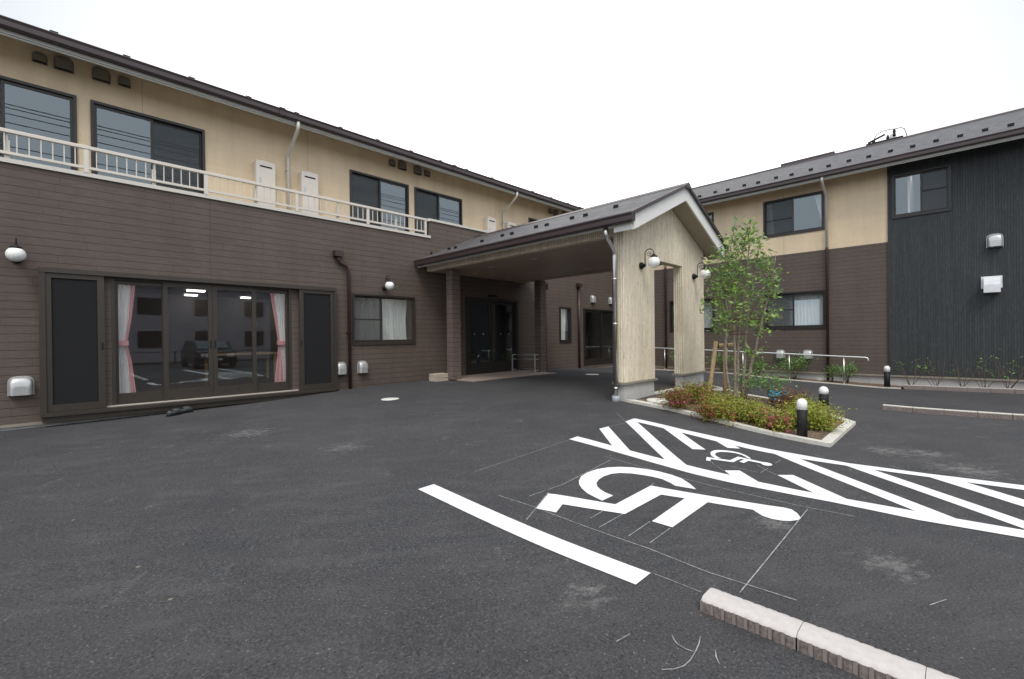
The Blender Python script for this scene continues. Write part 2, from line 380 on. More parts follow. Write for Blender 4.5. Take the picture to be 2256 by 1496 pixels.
M['leaf_red'] = leafmat('reddish_leaves', [(.2,.075,.03),(.28,.13,.05),(.15,.14,.03),(.3,.09,.05),(.12,.05,.02)])
M['leaf_brown'] = leafmat('dry_brown_leaves', [(.22,.1,.04),(.3,.15,.06),(.14,.06,.03)])
M['leaf_dark'] = leafmat('glossy_dark_leaves', [(.08,.18,.04),(.13,.28,.06),(.19,.38,.08),(.3,.48,.15)])
M['flower'] = leafmat('pink_petals', [(.68,.13,.24),(.75,.24,.34),(.6,.09,.18)], .3)
M['petal2'] = leafmat('faded_petals', [(.7,.22,.2),(.6,.14,.12),(.5,.2,.1)], .3)
SPOTS = []
for sx_, sy_, sr_ in ((1955,993,.5),(2040,999,.45),(2130,1035,.6),(545,955,.7),(760,985,.5),(300,900,.6),(1960,1245,.35),(1290,1310,.25),(1700,1150,.3)):
    q_ = gp(sx_, sy_); SPOTS.append((float(q_[0]), float(q_[1]), sr_))
def asphalt():
    mt, nt, b = newmat('asphalt'); T = NT(nt); g = T.n('ShaderNodeNewGeometry'); P = g.outputs['Position']
    fine = T.noise(P, 80, 6, .85); mid = T.noise(P, 30, 5, .75); big = T.noise(P, .55, 5, .6); big2 = T.noise(P, 1.9, 5, .65)
    c = T.ramp(fine, [(.36, (.005,.005,.006)), (.45, (.03,.0298,.033)), (.56, (.07,.069,.073)), (.67, (.25,.247,.245))])
    c = T.mixc(T.math('MULTIPLY', T.ramp(mid, [(.42,(0,0,0)),(.62,(1,1,1))]), .45), c, (.058,.057,.061))
    # trodden dust: large soft patches and short brushed smears
    sp = T.n('ShaderNodeSeparateXYZ'); T.l(P, sp.inputs[0])
    rx = T.math('ADD', T.math('MULTIPLY', sp.outputs[0], .8), T.math('MULTIPLY', sp.outputs[1], -.6)); ry = T.math('ADD', T.math('MULTIPLY', sp.outputs[0], .6), T.math('MULTIPLY', sp.outputs[1], .8))
    sm = T.noise(T.vec(T.math('MULTIPLY', rx, 1.1), T.math('MULTIPLY', ry, 5.), 0), 1.3, 6, .68)
    dust = T.math('MULTIPLY', T.ramp(sm, [(.44,(0,0,0)),(.66,(1,1,1))]), T.ramp(big2, [(.38,(0,0,0)),(.6,(1,1,1))]))
    c = T.mixc(T.math('MULTIPLY', dust, .32), c, (.13,.122,.116))
    dm = T.ramp(big, [(.4,(0,0,0)),(.6,(1,1,1))])
    c = T.mixc(T.math('MULTIPLY', dm, .22), c, (.09,.081,.077))
    dk_ = T.ramp(T.noise(P, .9, 4, .6), [(.36,(1,1,1)),(.5,(0,0,0))])
    c = T.mixc(T.math('MULTIPLY', dk_, .22), c, (.028,.028,.031))
    wh = T.math('MULTIPLY', T.ramp(T.noise(T.vec(T.math('MULTIPLY', rx, 2.2), T.math('MULTIPLY', ry, 8.), 3.3), 1.6, 8, .8), [(.64,(0,0,0)),(.76,(1,1,1))]), .3)
    c = T.mixc(wh, c, (.3,.295,.285))
    sc1 = T.noise(P, 1.4, 3, .5); sc2 = T.math('ABSOLUTE', T.math('SUBTRACT', T.noise(P, 2.6, 5, .6), .5))
    scr = T.math('MULTIPLY', T.math('LESS_THAN', sc2, .006), T.math('GREATER_THAN', sc1, .56))
    # small dry smears and scattered grit
    sme = T.math('MULTIPLY', T.ramp(T.noise(T.vec(T.math('MULTIPLY', rx, 4.), T.math('MULTIPLY', ry, 1.6), 8.1), 1.5, 7, .75), [(.6,(0,0,0)),(.72,(1,1,1))]), T.ramp(fine, [(.42,(0,0,0)),(.6,(1,1,1))]))
    c = T.mixc(T.math('MULTIPLY', sme, .6), c, (.24,.245,.25))
    vp = T.n('ShaderNodeTexVoronoi'); vp.inputs['Scale'].default_value = 38; T.l(P, vp.inputs['Vector'])
    pit = T.math('MULTIPLY', T.math('LESS_THAN', vp.outputs['Distance'], .2), T.math('GREATER_THAN', T.noise(P, 9, 2), .5))
    c = T.mixc(T.math('MULTIPLY', pit, .75), c, (.01,.01,.011))
    v2 = T.n('ShaderNodeTexVoronoi'); v2.inputs['Scale'].default_value = 17; T.l(P, v2.inputs['Vector'])
    c = T.mixc(T.math('MULTIPLY', T.math('LESS_THAN', v2.outputs['Distance'], .075), .55), c, (.27,.26,.25))
    # pale dust left by the works: a few irregular spots
    acc = None
    for cx, cy, rr in SPOTS:
        e_ = T.n('ShaderNodeVectorMath', operation='DISTANCE'); T.l(P, e_.inputs[0]); e_.inputs[1].default_value = (cx, cy, 0)
        f_ = T.math('SUBTRACT', 1, T.math('DIVIDE', e_.outputs['Value'], rr), clamp=True); acc = f_ if acc is None else T.math('MAXIMUM', acc, f_)
    sn = T.noise(T.vec(T.math('MULTIPLY', rx, 4.), T.math('MULTIPLY', ry, 7.), 2.), 2., 7, .78)
    spf = T.math('MULTIPLY', T.ramp(T.math('ADD', sn, T.math('MULTIPLY', acc, .3)), [(.66,(0,0,0)),(.82,(1,1,1))]), T.math('MULTIPLY', acc, 1.8, clamp=True))
    c = T.mixc(T.math('MULTIPLY', T.math('MULTIPLY', spf, .55), T.ramp(fine, [(.38,(.2,.2,.2)),(.58,(1,1,1))])), c, (.3,.29,.275))
    vo = T.n('ShaderNodeTexVoronoi'); vo.inputs['Scale'].default_value = 3.2; T.l(P, vo.inputs['Vector'])
    chip = T.math('LESS_THAN', vo.outputs['Distance'], .036)
    c = T.mixc(T.math('MULTIPLY', chip, .75), c, (.3,.25,.19))
    T.l(c, b.inputs['Base Color']); b.inputs['Roughness'].default_value = .82; b.inputs['Specular IOR Level'].default_value = .35
    bp = T.n('ShaderNodeBump'); bp.inputs['Strength'].default_value = .75; bp.inputs['Distance'].default_value = .006
    T.l(T.math('ADD', fine, T.math('MULTIPLY', mid, .8)), bp.inputs['Height']); T.l(bp.outputs[0], b.inputs['Normal'])
    return mt
M['asphalt'] = asphalt()
def soilmat():
    mt, nt, b = newmat('soil'); T = NT(nt); g = T.n('ShaderNodeNewGeometry'); P = g.outputs['Position']
    a = T.noise(P, 35, 6, .7); c = T.ramp(a, [(.3,(.05,.032,.02)),(.5,(.15,.1,.065)),(.72,(.32,.24,.17))])
    T.l(c, b.inputs['Base Color']); b.inputs['Roughness'].default_value = .95
    bp = T.n('ShaderNodeBump'); bp.inputs['Strength'].default_value = 1; bp.inputs['Distance'].default_value = .02
    T.l(a, bp.inputs['Height']); T.l(bp.outputs[0], b.inputs['Normal']); return mt
M['soil'] = soilmat()
def roofmat():
    mt, nt, b = newmat('roof_slate'); T = NT(nt); g = T.n('ShaderNodeNewGeometry')
    sp = T.n('ShaderNodeSeparateXYZ'); T.l(g.outputs['Position'], sp.inputs[0])
    row = T.math('DIVIDE', T.math('SUBTRACT', sp.outputs[2], CAMZ), .085); ri = T.math('FLOOR', row); rf = T.math('FRACT', row)
    # courses run level; tabs run along x+y of each slope with a shift per course
    vn = T.n('ShaderNodeSeparateXYZ'); T.l(g.outputs['True Normal'], vn.inputs[0])
    isx = T.math('GREATER_THAN', T.math('ABSOLUTE', vn.outputs[0]), T.math('ABSOLUTE', vn.outputs[1]))
    al = T.math('ADD', T.math('MULTIPLY', sp.outputs[1], isx), T.math('MULTIPLY', sp.outputs[0], T.math('SUBTRACT', 1, isx)))
    tf = T.math('FRACT', T.math('ADD', T.math('DIVIDE', al, .15), T.math('MULTIPLY', ri, .5)))
    ti = T.math('FLOOR', T.math('ADD', T.math('DIVIDE', al, .15), T.math('MULTIPLY', ri, .5)))
    wn = T.n('ShaderNodeTexWhiteNoise', noise_dimensions='2D'); T.l(T.vec(ri, ti, 0), wn.inputs['Vector'])
    c = T.ramp(wn.outputs[0], [(0,(.062,.058,.061)),(1,(.115,.109,.113))])
    gl = T.math('MAXIMUM', T.math('LESS_THAN', rf, .16), T.math('MULTIPLY', T.math('LESS_THAN', tf, .08), .7))
    c = T.mixc(T.math('MULTIPLY', gl, .75), c, (.03,.028,.03))
    T.l(c, b.inputs['Base Color']); b.inputs['Roughness'].default_value = .6
    bp = T.n('ShaderNodeBump'); bp.inputs['Strength'].default_value = .5; bp.inputs['Distance'].default_value = .01
    T.l(T.math('MULTIPLY', gl, -1.), bp.inputs['Height']); T.l(bp.outputs[0], b.inputs['Normal']); return mt
M['roof'] = roofmat()

# ------------------------------------------------------------------ ground: one sheet to the horizon
us = np.concatenate([[-400,-200,-100,-50,-25,-15], np.arange(-9, 17.3, .25), [20,30,60,120,250,400]])
vs_ = np.concatenate([[-400,-200,-100,-50,-25,-15], np.arange(-8, 10.26, .25), [14,20,40,80,160,400]])
UU, VV = np.meshgrid(us, vs_, indexing='ij'); ZZ = hgt(UU, VV)
g = MB(); nu, nv = len(us), len(vs_)
g.add(list(zip(UU.ravel(), VV.ravel(), ZZ.ravel())), [(i*nv+j, (i+1)*nv+j, (i+1)*nv+j+1, i*nv+j+1) for i in range(nu-1) for j in range(nv-1)], True)
struct('ground', g, M['asphalt'])

# ------------------------------------------------------------------ building helpers
def mapV(v0): return lambda a, d, z: (a, v0-d, z)      # a along u, d outwards (towards the yard)
def mapU(u0): return lambda a, d, z: (u0-d, a, z)      # a along v
def mbox(mb, F, a0, a1, d0, d1, z0, z1):
    p = F(a0, d0, z0); q = F(a1, d1, z1); return mb.box(p[0], q[0], p[1], q[1], p[2], q[2])
def wall(mb, F, a0, a1, z0, z1, holes, th=.16):
    A_ = sorted({a0, a1, *[x for q in holes for x in q[:2] if a0 < x < a1]}); Z_ = sorted({z0, z1, *[x for q in holes for x in q[2:] if z0 < x < z1]})
    cell = {}
    for i in range(len(A_)-1):
        for j in range(len(Z_)-1):
            ca, cz = (A_[i]+A_[i+1])/2, (Z_[j]+Z_[j+1])/2
            cell[i, j] = not any(q[0] < ca < q[1] and q[2] < cz < q[3] for q in holes)
    for (i, j), s in cell.items():
        if not s: continue
        a, b, c, d = A_[i], A_[i+1], Z_[j], Z_[j+1]
        mb.add([F(a,0,c),F(b,0,c),F(b,0,d),F(a,0,d)], [(0,1,2,3)]); mb.add([F(a,-th,c),F(b,-th,c),F(b,-th,d),F(a,-th,d)], [(3,2,1,0)])
        for di, dj, e in ((-1,0,(a,c,a,d)),(1,0,(b,c,b,d)),(0,-1,(a,c,b,c)),(0,1,(a,d,b,d))):
            if not cell.get((i+di, j+dj), False):
                mb.add([F(e[0],0,e[1]),F(e[2],0,e[3]),F(e[2],-th,e[3]),F(e[0],-th,e[1])], [(0,1,2,3)])
    return mb
def ring(mb, F, a0, a1, d0, d1, z0, z1, wa, wt=None, wb=None):   # rectangular frame
    wt = wt or wa; wb = wb or wa
    mbox(mb,F,a0,a0+wa,d0,d1,z0,z1); mbox(mb,F,a1-wa,a1,d0,d1,z0,z1)
    mbox(mb,F,a0+wa,a1-wa,d0,d1,z1-wt,z1); mbox(mb,F,a0+wa,a1-wa,d0,d1,z0,z0+wb); return mb
def window(par, F, a0, a1, z0, z1, mul, near='left', bar=None, screen=True, mat='frame', gl='glass', proud=.03):
    """two-panel sliding window; `near` = panel in the outer track"""
    wn = obj('window', ring(MB(), F, a0, a1, -.1, proud, z0, z1, .045, .045, .055), M[mat], par)
    e = .045
    for s, (x0, x1) in (('left', (a0+e, mul+.022)), ('right', (mul-.022, a1-e))):
        outer = (s == near); d1 = -.01 if outer else -.05; d0 = d1-.03
        sh = obj('sash', ring(MB(), F, x0, x1, d0, d1, z0+.056, z1-.046, .04, .045, .06), M[mat], wn)
        obj('pane', mbox(MB(), F, x0+.041, x1-.041, d0+.01, d0+.016, z0+.117, z1-.092), M[gl], wn)
        if bar and bar[0] == s: obj('mid_rail', mbox(MB(), F, x0+.041, x1-.041, d0+.018, d1+.012, bar[1]-.018, bar[1]+.018), M[mat], wn)
        if screen == s: obj('insect_screen', mbox(MB(), F, x0+.03, x1-.03, d1+.014, d1+.016, z0+.1, z1-.08), M['screen'], wn)
    return wn
def room(par, F, a0, a1, z0, z1, depth, wm='inwall', cm='inceil', fm='infloor', d0=-.17, lights=(), lit=3.0):
    b = MB(); mbox(b, F, a0-.06, a0, -depth, d0, z0, z1); mbox(b, F, a1, a1+.06, -depth, d0, z0, z1); mbox(b, F, a0-.06, a1+.06, -depth-.06, -depth, z0, z1)
    rw = obj('room_wall', b, M[wm], par)
    obj('room_ceiling', mbox(MB(), F, a0-.06, a1+.06, -depth-.06, d0, z1, z1+.06), M[cm], rw)
    obj('room_floor', mbox(MB(), F, a0-.06, a1+.06, -depth-.06, d0, z0-.06, z0), M[fm], rw)
    for (a, d) in lights:
        obj('ceiling_or_fill_light', mbox(MB(), F, a-.55, a+.55, -d-.1, -d+.1, z1-.05, z1-.004), M['lamp_on'], rw)  # unseen fill lamp, added to brighten what stands behind the glass
    return rw
def curtain(mb, F, edges, d, waves=14, amp=.025, nz=10, seed=0):
    """edges: [(z, aLeft, aRight)] from top to bottom; corrugated cloth with real thickness"""
    rg = rnd(seed); ph = [rg.uniform(-.4,.4) for _ in range(200)]; na = waves*6
    zs = [e[0] for e in edges]; V = []; F_ = []
    for j in range(nz+1):
        z = zs[0]+(zs[-1]-zs[0])*j/nz
        k = max(i for i in range(len(zs)-1) if z <= zs[i]+1e-9) if z < zs[0] else 0
        t = (zs[k]-z)/max(1e-6, zs[k]-zs[k+1]); t = min(1, max(0, t)); l = edges[k][1]*(1-t)+edges[k+1][1]*t; r = edges[k][2]*(1-t)+edges[k+1][2]*t
        for i in range(na+1):
            s = i/na; dd = d + amp*math.sin(s*waves*2*math.pi+ph[int(s*waves)]+.5*math.sin(j*.5+s*5))
            V.append(F(l+(r-l)*s, dd, z))
    o = len(V)
    for j in range(nz):
        for i in range(na): a = j*(na+1)+i; F_.append((a, a+1, a+na+2, a+na+1))
    mb.add(V, F_, True); return mb

LW = mapV(10.0); UWp = mapV(10.87); RW = mapU(17.12)
# ================================================================== LEFT WING
lw = thing('care_home_wing', 'long two storey wing with dark brown lower siding, beige upper siding and balcony', 'building', (5, 11, -1.33))
doors = dict(sash=(.707, 3.568, -1.06, 1.15), ac=(4.905, 6.605, -.125, 1.085), ent=(8.3, 10.46, -1.04, 1.2), small=(12.57, 13.23, -.19, 1.076), d2=(14.0, 16.9, -1.03, 1.076))
b = wall(MB(), LW, -9, 17.12, -1.19, 2.67, list(doors.values()))
obj('lower_wall', b, M['brown'], lw)
b = MB(); mbox(b, LW, 7.085, 17.12, -.16, .0, 2.6745, 3.14); mbox(b, LW, -9, 7.085, -.16, -.0, 2.6705, 2.672); obj('parapet', b, M['brown'], lw)
b = MB(); mbox(b, LW, -9, 7.12, -.19, .03, 2.676, 2.74); mbox(b, LW, 7.055, 17.1, -.2, .03, 3.142, 3.2); obj('coping', b, M['cap'], lw)
obj('base_flashing', mbox(MB(), LW, -9, 17.12, -.1, .025, -1.235, -1.192), M['flash'], lw)
obj('foundation', mbox(MB(), LW, -9, 17.1, -.2, -.02, -1.8, -1.237), M['concrete'], lw)
obj('balcony_floor', mbox(MB(), LW, -9, 17.1, -.87, -.2, 2.4, 2.45), M['concrete'], lw)
WU = [(-1.347,.363,-.49,'left'), (.536,2.236,1.39,'right'), (5.31,7.02,6.165,'left'), (7.214,8.924,8.07,'left'), (11.967,13.677,12.82,'left'), (13.87,15.58,14.73,'left'), (-3.25,-1.54,-2.4,'right')]
b = wall(MB(), UWp, -9, 17.1, 2.45, 4.93, [(q[0], q[1], 2.5, 4.28) for q in WU]); obj('upper_wall', b, M['beige'], lw)
for a0, a1, mu, sc in WU:
    # the panel fitted with the insect screen reads darker and sits behind
    window(lw, UWp, a0, a1, 2.5, 4.28, mu, near=('left' if sc == 'right' else 'right'), screen=sc, bar=(sc, 3.06))
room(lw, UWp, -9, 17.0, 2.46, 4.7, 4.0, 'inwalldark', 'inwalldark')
# eaves: sloped soffit, fascia, gutter, roof
def eave(par, F, a0, a1, ztop=4.90, run=6.0, s=.4, dg=.72, gm='gutter'):
    # d: outward distance from the upper wall, roof plane z = ztop + s*(dg - d)
    P = lambda p, q, t: F(t, p, q)
    zt = lambda d: ztop + s*(dg-d)
    obj('soffit', MB().prism([(dg-.04, zt(dg)-.235), (-.16, zt(-.16)-.235), (-.16, zt(-.16)-.215), (dg-.04, zt(dg)-.215)], P, a0, a1), M['fascia'], par)
    obj('fascia_board', MB().prism([(dg-.05, zt(dg)-.21), (dg-.02, zt(dg)-.21), (dg-.02, zt(dg)-.03), (dg-.05, zt(dg)-.03)], P, a0, a1), M['fascia'], par)
    rf = obj('roof', MB().prism([(dg+.02, zt(dg+.02)), (dg+.02, zt(dg+.02)-.025), (-run, zt(-run)-.2), (-2*run-dg, zt(dg)-.2), (-2*run-dg, zt(dg)), (-run, zt(-run))], P, a0, a1), M['roof'], par)
    prof = [(dg-.015, ztop-.02), (dg+.085, ztop-.005), (dg+.1, ztop-.02), (dg+.085, ztop-.06), (dg+.085, ztop-.135), (dg+.07, ztop-.155), (dg-.015, ztop-.155)]
    gu = obj('gutter', MB().prism(prof, P, a0, a1), M[gm], par)
    return rf, gu, zt
rf, gu, ztl = eave(lw, UWp, -9, 16.35, dg=.67)
for x in (622, 1000, 1275):                            # gutter joint sleeves
    a = pv(x, 250, 10.12)[0]; P = lambda p, q, t: UWp(t, p, q)
    obj('joint_sleeve', MB().prism([(.66+.1, 4.905), (.67+.108, 4.88), (.67+.094, 4.84), (.67+.094, 4.76), (.66, 4.742), (.66, 4.738), (.775, 4.752), (.775, 4.84), (.788, 4.88), (.77, 4.91)], P, a-.06, a+.06), M['pipebrown'], gu)
for x in (118, 278, 420.5, 546, 652, 748, 830, 903, 968, 1026, 1081, 1170, 1211, 1248, 1280):
    a = pv(x, 10, 10.32)[0]; z = ztl(.87-.32)
    obj('snow_guard', MB().box(a-.05, a+.05, 10.33, 10.36, z-.02, z+.075).box(a-.06, a+.06, 10.33, 10.45, z+.02, z+.03), M['black'], rf)
# upper downpipes (beige): outlet, slanted offset back to the wall, vertical run
for gx, px in ((657, 628), (1137, 1098), (1276, 1240)):
    a = pv(gx, 260, 10.17)[0]
    b = MB().tube([(a,10.17,4.74),(a,10.17,4.62),(a,10.2,4.57),(a,10.76,4.22),(a,10.8,4.16),(a,10.8,4.1),(a,10.8,2.5)], .037, 10)
    dp = obj('upper_downpipe', b, M['cap'], lw)
    obj('pipe_bracket', MB().box(a-.045, a+.045, 10.76, 10.87, 3.85, 3.87), M['cap'], dp)
# lower brown downpipes with rain heads on the brown wall
def downpipe(a, zt, zb, par=lw):
    hd = MB().add([LW(a-.1,.02,zt),LW(a+.1,.02,zt),LW(a+.1,.16,zt),LW(a-.1,.16,zt),LW(a-.1,.02,zt-.13),LW(a+.1,.02,zt-.13),LW(a+.1,.16,zt-.13),LW(a-.1,.16,zt-.13)],
        [(0,3,2,1),(4,5,6,7),(0,1,5,4),(1,2,6,5),(2,3,7,6),(3,0,4,7)])
    return hd
zt = pv(746, 551.5, 9.85)[2]; aH = pv(746, 560, 9.9)[0]; aP = pv(769.5, 700, 9.93)[0]
hd = downpipe(aH, zt, -1.2); hd.tube([(aH,9.91,zt-.1),(aH,9.92,zt-.2),(aH+.05,9.93,zt-.26),(aP-.04,9.93,zt-.32),(aP,9.93,zt-.4),(aP,9.93,-1.15)], .036, 10)
dp = obj('downpipe', hd, M['pipebrown'], lw); obj('pipe_bracket', MB().box(aP-.05,aP+.05,9.9,10,.16,.18), M['pipebrown'], dp)
for hx, y0 in ((1276, 624),):
    a = pv(hx, 700, 9.93)[0]; z = pv(hx, y0, 9.85)[2]; hd = downpipe(a, z, -1.2); hd.tube([(a,9.93,z-.1),(a,9.93,-1.2)], .04, 10); obj('downpipe', hd, M['pipebrown'], lw)
# --- big terrace sliding door with sliding screens
F = LW; z0, z1 = -1.06, 1.15
dr = obj('sliding_door', MB(), None, lw) if 0 else None
b = MB(); mbox(b, F, -.12, 4.49, .0, .13, 1.085, 1.16); mbox(b, F, -.12, 4.49, .0, .2, -1.115, -1.06); mbox(b, F, -.12, -.05, .0, .12, -1.06, 1.085); mbox(b, F, 4.43, 4.49, .0, .12, -1.06, 1.085)
mbox(b, F, -.1, 4.47, .0, .16, -1.2, -1.117)
sd_ = obj('sliding_door', b, M['doorframe'], lw)
def px(x, v=10.0, y=750): return float(pv(x, y, v)[0])
# fixed jambs of the opening
b = MB(); mbox(b, F, .707, .76, -.14, -.002, z0, z1-.066); mbox(b, F, 3.515, 3.568, -.14, -.002, z0, z1-.066); mbox(b, F, .76, 3.515, -.14, -.002, z0, z0+.03); mbox(b, F, .76, 3.515, -.14, -.002, z1-.1, z1-.066)
obj('door_jamb', b, M['doorframe'], sd_)
e = [px(250), px(365), px(469.5), px(561.5), px(640)]
for k in range(4):
    outer = k in (1, 2); d1 = -.01 if outer else -.06; d0 = d1-.04
    a0, a1 = e[k]-(.03 if k in (1, 3) else 0)+(.0), e[k+1]+(.03 if k in (0, 2) else 0)
    if k == 1: a1 = e[2]-.002
    if k == 2: a0 = e[2]+.002
    dl = obj('door_leaf', ring(MB(), F, a0, a1, d0, d1, z0+.031, z1-.101, .07, .07, .17), M['doorframe'], sd_)
    obj('pane', mbox(MB(), F, a0+.071, a1-.071, d0+.015, d0+.021, z0+.202, z1-.172), M['glassd'], sd_)
    if outer:
        hx = e[2]+(-.035 if k == 1 else .035); obj('door_handle', mbox(MB(), F, hx-.012, hx+.012, d1, d1+.006, -.13, .02), M['black'], sd_)
for a0, a1, fl in ((px(97), px(230), 1), (px(657), px(733), -1)):
    scn = obj('screen_door', ring(MB(), F, a0, a1, .06, .1, -1.055, 1.08, .085, .07, .11), M['doorframe'], sd_)
    obj('insect_screen', mbox(MB(), F, a0+.086, a1-.086, .078, .082, -.944, 1.009), M['screendark'], sd_)
    obj('insect_screen', mbox(MB(), F, a0+.1, a1-.1, .05, .053, -.944, 1.009), M['screen'], sd_)
    i0, i1 = ((a0+.06, a1-.02) if fl > 0 else (a0+.02, a1-.06))
    obj('screen_door', ring(MB(), F, i0, i1, .015, .045, -1.05, 1.07, .07, .06, .1), M['doorframe'], sd_)
    hx = a1-.03 if fl > 0 else a0+.03
    obj('door_handle', mbox(MB(), F, hx-.012, hx+.012, .101, .108, -.12, 0), M['black'], sd_)
obj('threshold', mbox(MB(), F, px(232), px(655), .002, .04, -1.058, -1.04), M['railing'], sd_)
lr = room(lw, F, -.2, 6.7, -1.0, 1.35, 6.0, 'inwalldark', 'inwalldark', 'infloor', lights=[(1.3, .9), (3.3, .9), (5.8, .9)])  # unseen lamps added above the sight line to make the curtains glow
for x0_, x1_, y_ in ((412,457,638),(369,396,662),(531,552,654),(547,577,676),(574,596,671)):
    q0, q1 = pz(x0_, y_, 1.35), pz(x1_, y_, 1.35)
    dd = min(5.6, float(q0[1])-10); a0_ = float(q0[0]); a1_ = float(pz(x1_, y_, 1.35)[0])
    obj('ceiling_or_fill_light', mbox(MB(), F, a0_, max(a0_+.25, min(a1_, a0_+1.2)), -dd-.07, -dd+.07, 1.31, 1.346), M['lamp_on'], lr)  # real lit panels, visible on the terrace room ceiling
# --- office window with curtains
window(lw, F, *doors['ac'], px(842), near='right', bar=('left', float(pv(810, 703.5, 10)[2])), screen='left', mat='doorframe')
wn = obj('window', ring(MB(), F, *doors['small'][:2], -.1, .03, *doors['small'][2:], .06, .06, .1), M['frame'], lw); obj('pane', mbox(MB(), F, 12.631, 13.169, -.04, -.034, -.089, 1.015), M['glass'], wn)
# --- entrance
b = ring(MB(), F, 8.3, 10.46, -.12, .02, -1.07, 1.2, .09, .09, .02); en = obj('entrance_door', b, M['frame'], lw)
xm = px(1085, 10, 740)
for k, (a0, a1) in enumerate(((8.395, xm+.04), (xm-.04, 10.365))):
    d1 = -.01-.05*k
    obj('door_leaf', ring(MB(), F, a0, a1, d1-.04, d1, -1.045, 1.105, .075, .08, .34), M['frame'], en)
    obj('pane', mbox(MB(), F, a0+.076, a1-.076, d1-.028, d1-.022, -.704, 1.024), M['glassdark'], en)
    for x in ((1045.5, 1064.5) if k == 0 else (1106, 1124)):
        a = px(x, 10.03, 736); obj('safety_dot', MB().lathe([(.001,0),(.016,0),(.016,-.003),(.001,-.003)], F(a, d1-.019, float(pv(x, 736, 10.03)[2])), 12, axis='y'), M['white'], en)
a, z = px(1031, 10, 731), float(pv(1031, 731, 10)[2])
obj('door_sticker', MB().lathe([(.001,0),(.05,0),(.05,-.002),(.001,-.002)], F(a, -.028, z), 16, axis='y'), M['vent'], en)
obj('door_sensor', mbox(MB(), F, 9.2, 9.5, .0, .06, 1.24, 1.3), M['black'], en)
room(lw, F, 7.2, 11.6, -1.03, 1.6, 4.5, 'inwall', 'inceil', 'infloor')
obj('intercom', mbox(MB(), F, px(1012, 10, 715)-.025, px(1012, 10, 715)+.025, .0, .03, float(pv(1012, 721, 10)[2]), float(pv(1012, 710, 10)[2])), M['white'], lw)
# --- far glass door
b = ring(MB(), F, 14.0, 16.9, -.12, .02, -1.05, 1.076, .06); e2 = obj('glass_door', b, M['frame'], lw)
for k, (a0, a1) in enumerate(((14.062, 15.3), (15.24, 16.838))):
    d1 = -.01-.05*k
    obj('door_leaf', ring(MB(), F, a0, a1, d1-.04, d1, -.99, 1.014, .06, .06, .16), M['frame'], e2)
    obj('pane', mbox(MB(), F, a0+.061, a1-.061, d1-.028, d1-.022, -.829, .953), M['glassdark'], e2)
obj('push_bar', MB().tube([F(14.1,-.3,-.45), F(15.2,-.3,-.42)], .014, 8), M['steel'], e2)
room(lw, F, 13.65, 17.0, -1.03, 1.6, 3.5, 'inwalldark', 'inceil', 'infloor')
room(lw, F, 12.2, 13.5, -1.03, 1.6, 2.5, 'inwall', 'inceil', 'infloor', lights=[(12.9, .8)])  # unseen lamp added to brighten the narrow window's curtain

# ================================================================== RIGHT WING
rw = thing('care_home_wing', 'two storey wing on the right with brown, beige and charcoal siding under a slate roof', 'building', (19, 2, -1.4))
W1 = (2.958, 4.705, 3.29, 4.53); W2 = (.1, 1.325, 3.3, 4.545); W3 = (6.352, 8.08, 3.29, 4.53); W4 = (2.94, 4.705, .185, 1.4); W5 = (6.361, 8.068, .175, 1.385); W6 = (-3.9, -2.2, 3.3, 4.545)
obj('lower_wall', wall(MB(), RW, 1.41, 10.0, -1.2, 2.66, [W4, W5]), M['brown'], rw)
obj('upper_wall', wall(MB(), RW, 1.41, 10.9, 2.663, 4.93, [W1, W3]), M['beige'], rw)
RWc = mapU(17.08)
obj('charcoal_wall', wall(MB(), RWc, -9, 1.405, -1.2, 4.92, [W2, W6], .2), M['char'], rw)
obj('corner_trim', mbox(MB(), RWc, 1.4055, 1.425, -.03, .012, -1.19, 4.9), M['pipebrown'], rw)
obj('base_flashing', mbox(MB(), RWc, -9, 10.0, -.1, .02, -1.25, -1.203), M['flash'], rw)
obj('foundation', mbox(MB(), RW, -9, 10.0, -.2, -.01, -1.9, -1.253), M['concrete'], rw)
rfr, gur, ztr = eave(rw, RW, -9, 10.15, dg=.72, run=4.85)
def my(x, y): return float(pu(x, y, 17.12)[1])
window(rw, RW, W1[0], W1[1], W1[2], W1[3], my(1747, 480), near='right', bar=('left', float(pu(1715, 484, 17.12)[2])), screen='left')
# note: for this wall `left` in the table is the low-v side, seen on the right in the picture
def windowR(W, mul, near, bar, screen, par=rw, F=RW):
    return window(par, F, *W, mul, near=near, bar=bar, screen=screen)
for o in [q for q in rw.children if q.name.startswith('window')]:
    for c in list(o.children): bpy.data.objects.remove(c, do_unlink=True)
    bpy.data.objects.remove(o, do_unlink=True)
windowR(W1, my(1747, 480), 'left', ('right', float(pu(1715, 484, 17.12)[2])), 'right')
windowR(W2, my(2029.5, 420), 'right', ('left', float(pu(2065, 415.5, 17.12)[2])), 'left', F=RWc)
windowR(W3, 7.2, 'left', ('right', 3.9), 'right')
windowR(W4, my(1748, 680), 'left', ('right', float(pu(1735, 682.5, 17.12)[2])), 'right')
windowR(W5, 7.2, 'left', ('right', .78), 'right')
windowR(W6, -3.0, 'left', None, False, F=RWc)
room(rw, RW, 1.9, 8.6, 2.7, 4.86, 3.5, 'inwall', 'inceil'); room(rw, RW, -2.0, 1.8, 2.7, 4.86, 3.2, 'inwall', 'inceil', lights=[(.6, .75)])  # the charcoal-wall room gets an added lamp, hidden above the window
b = MB(); mbox(b, RW, .95, 1.0, -2.2, -.3, 2.7, 4.85); obj('partition', b, M['white'], rw)
room(rw, RW, 1.9, 8.6, -1.0, 1.6, 3.5, 'inwalldark', 'inceil')
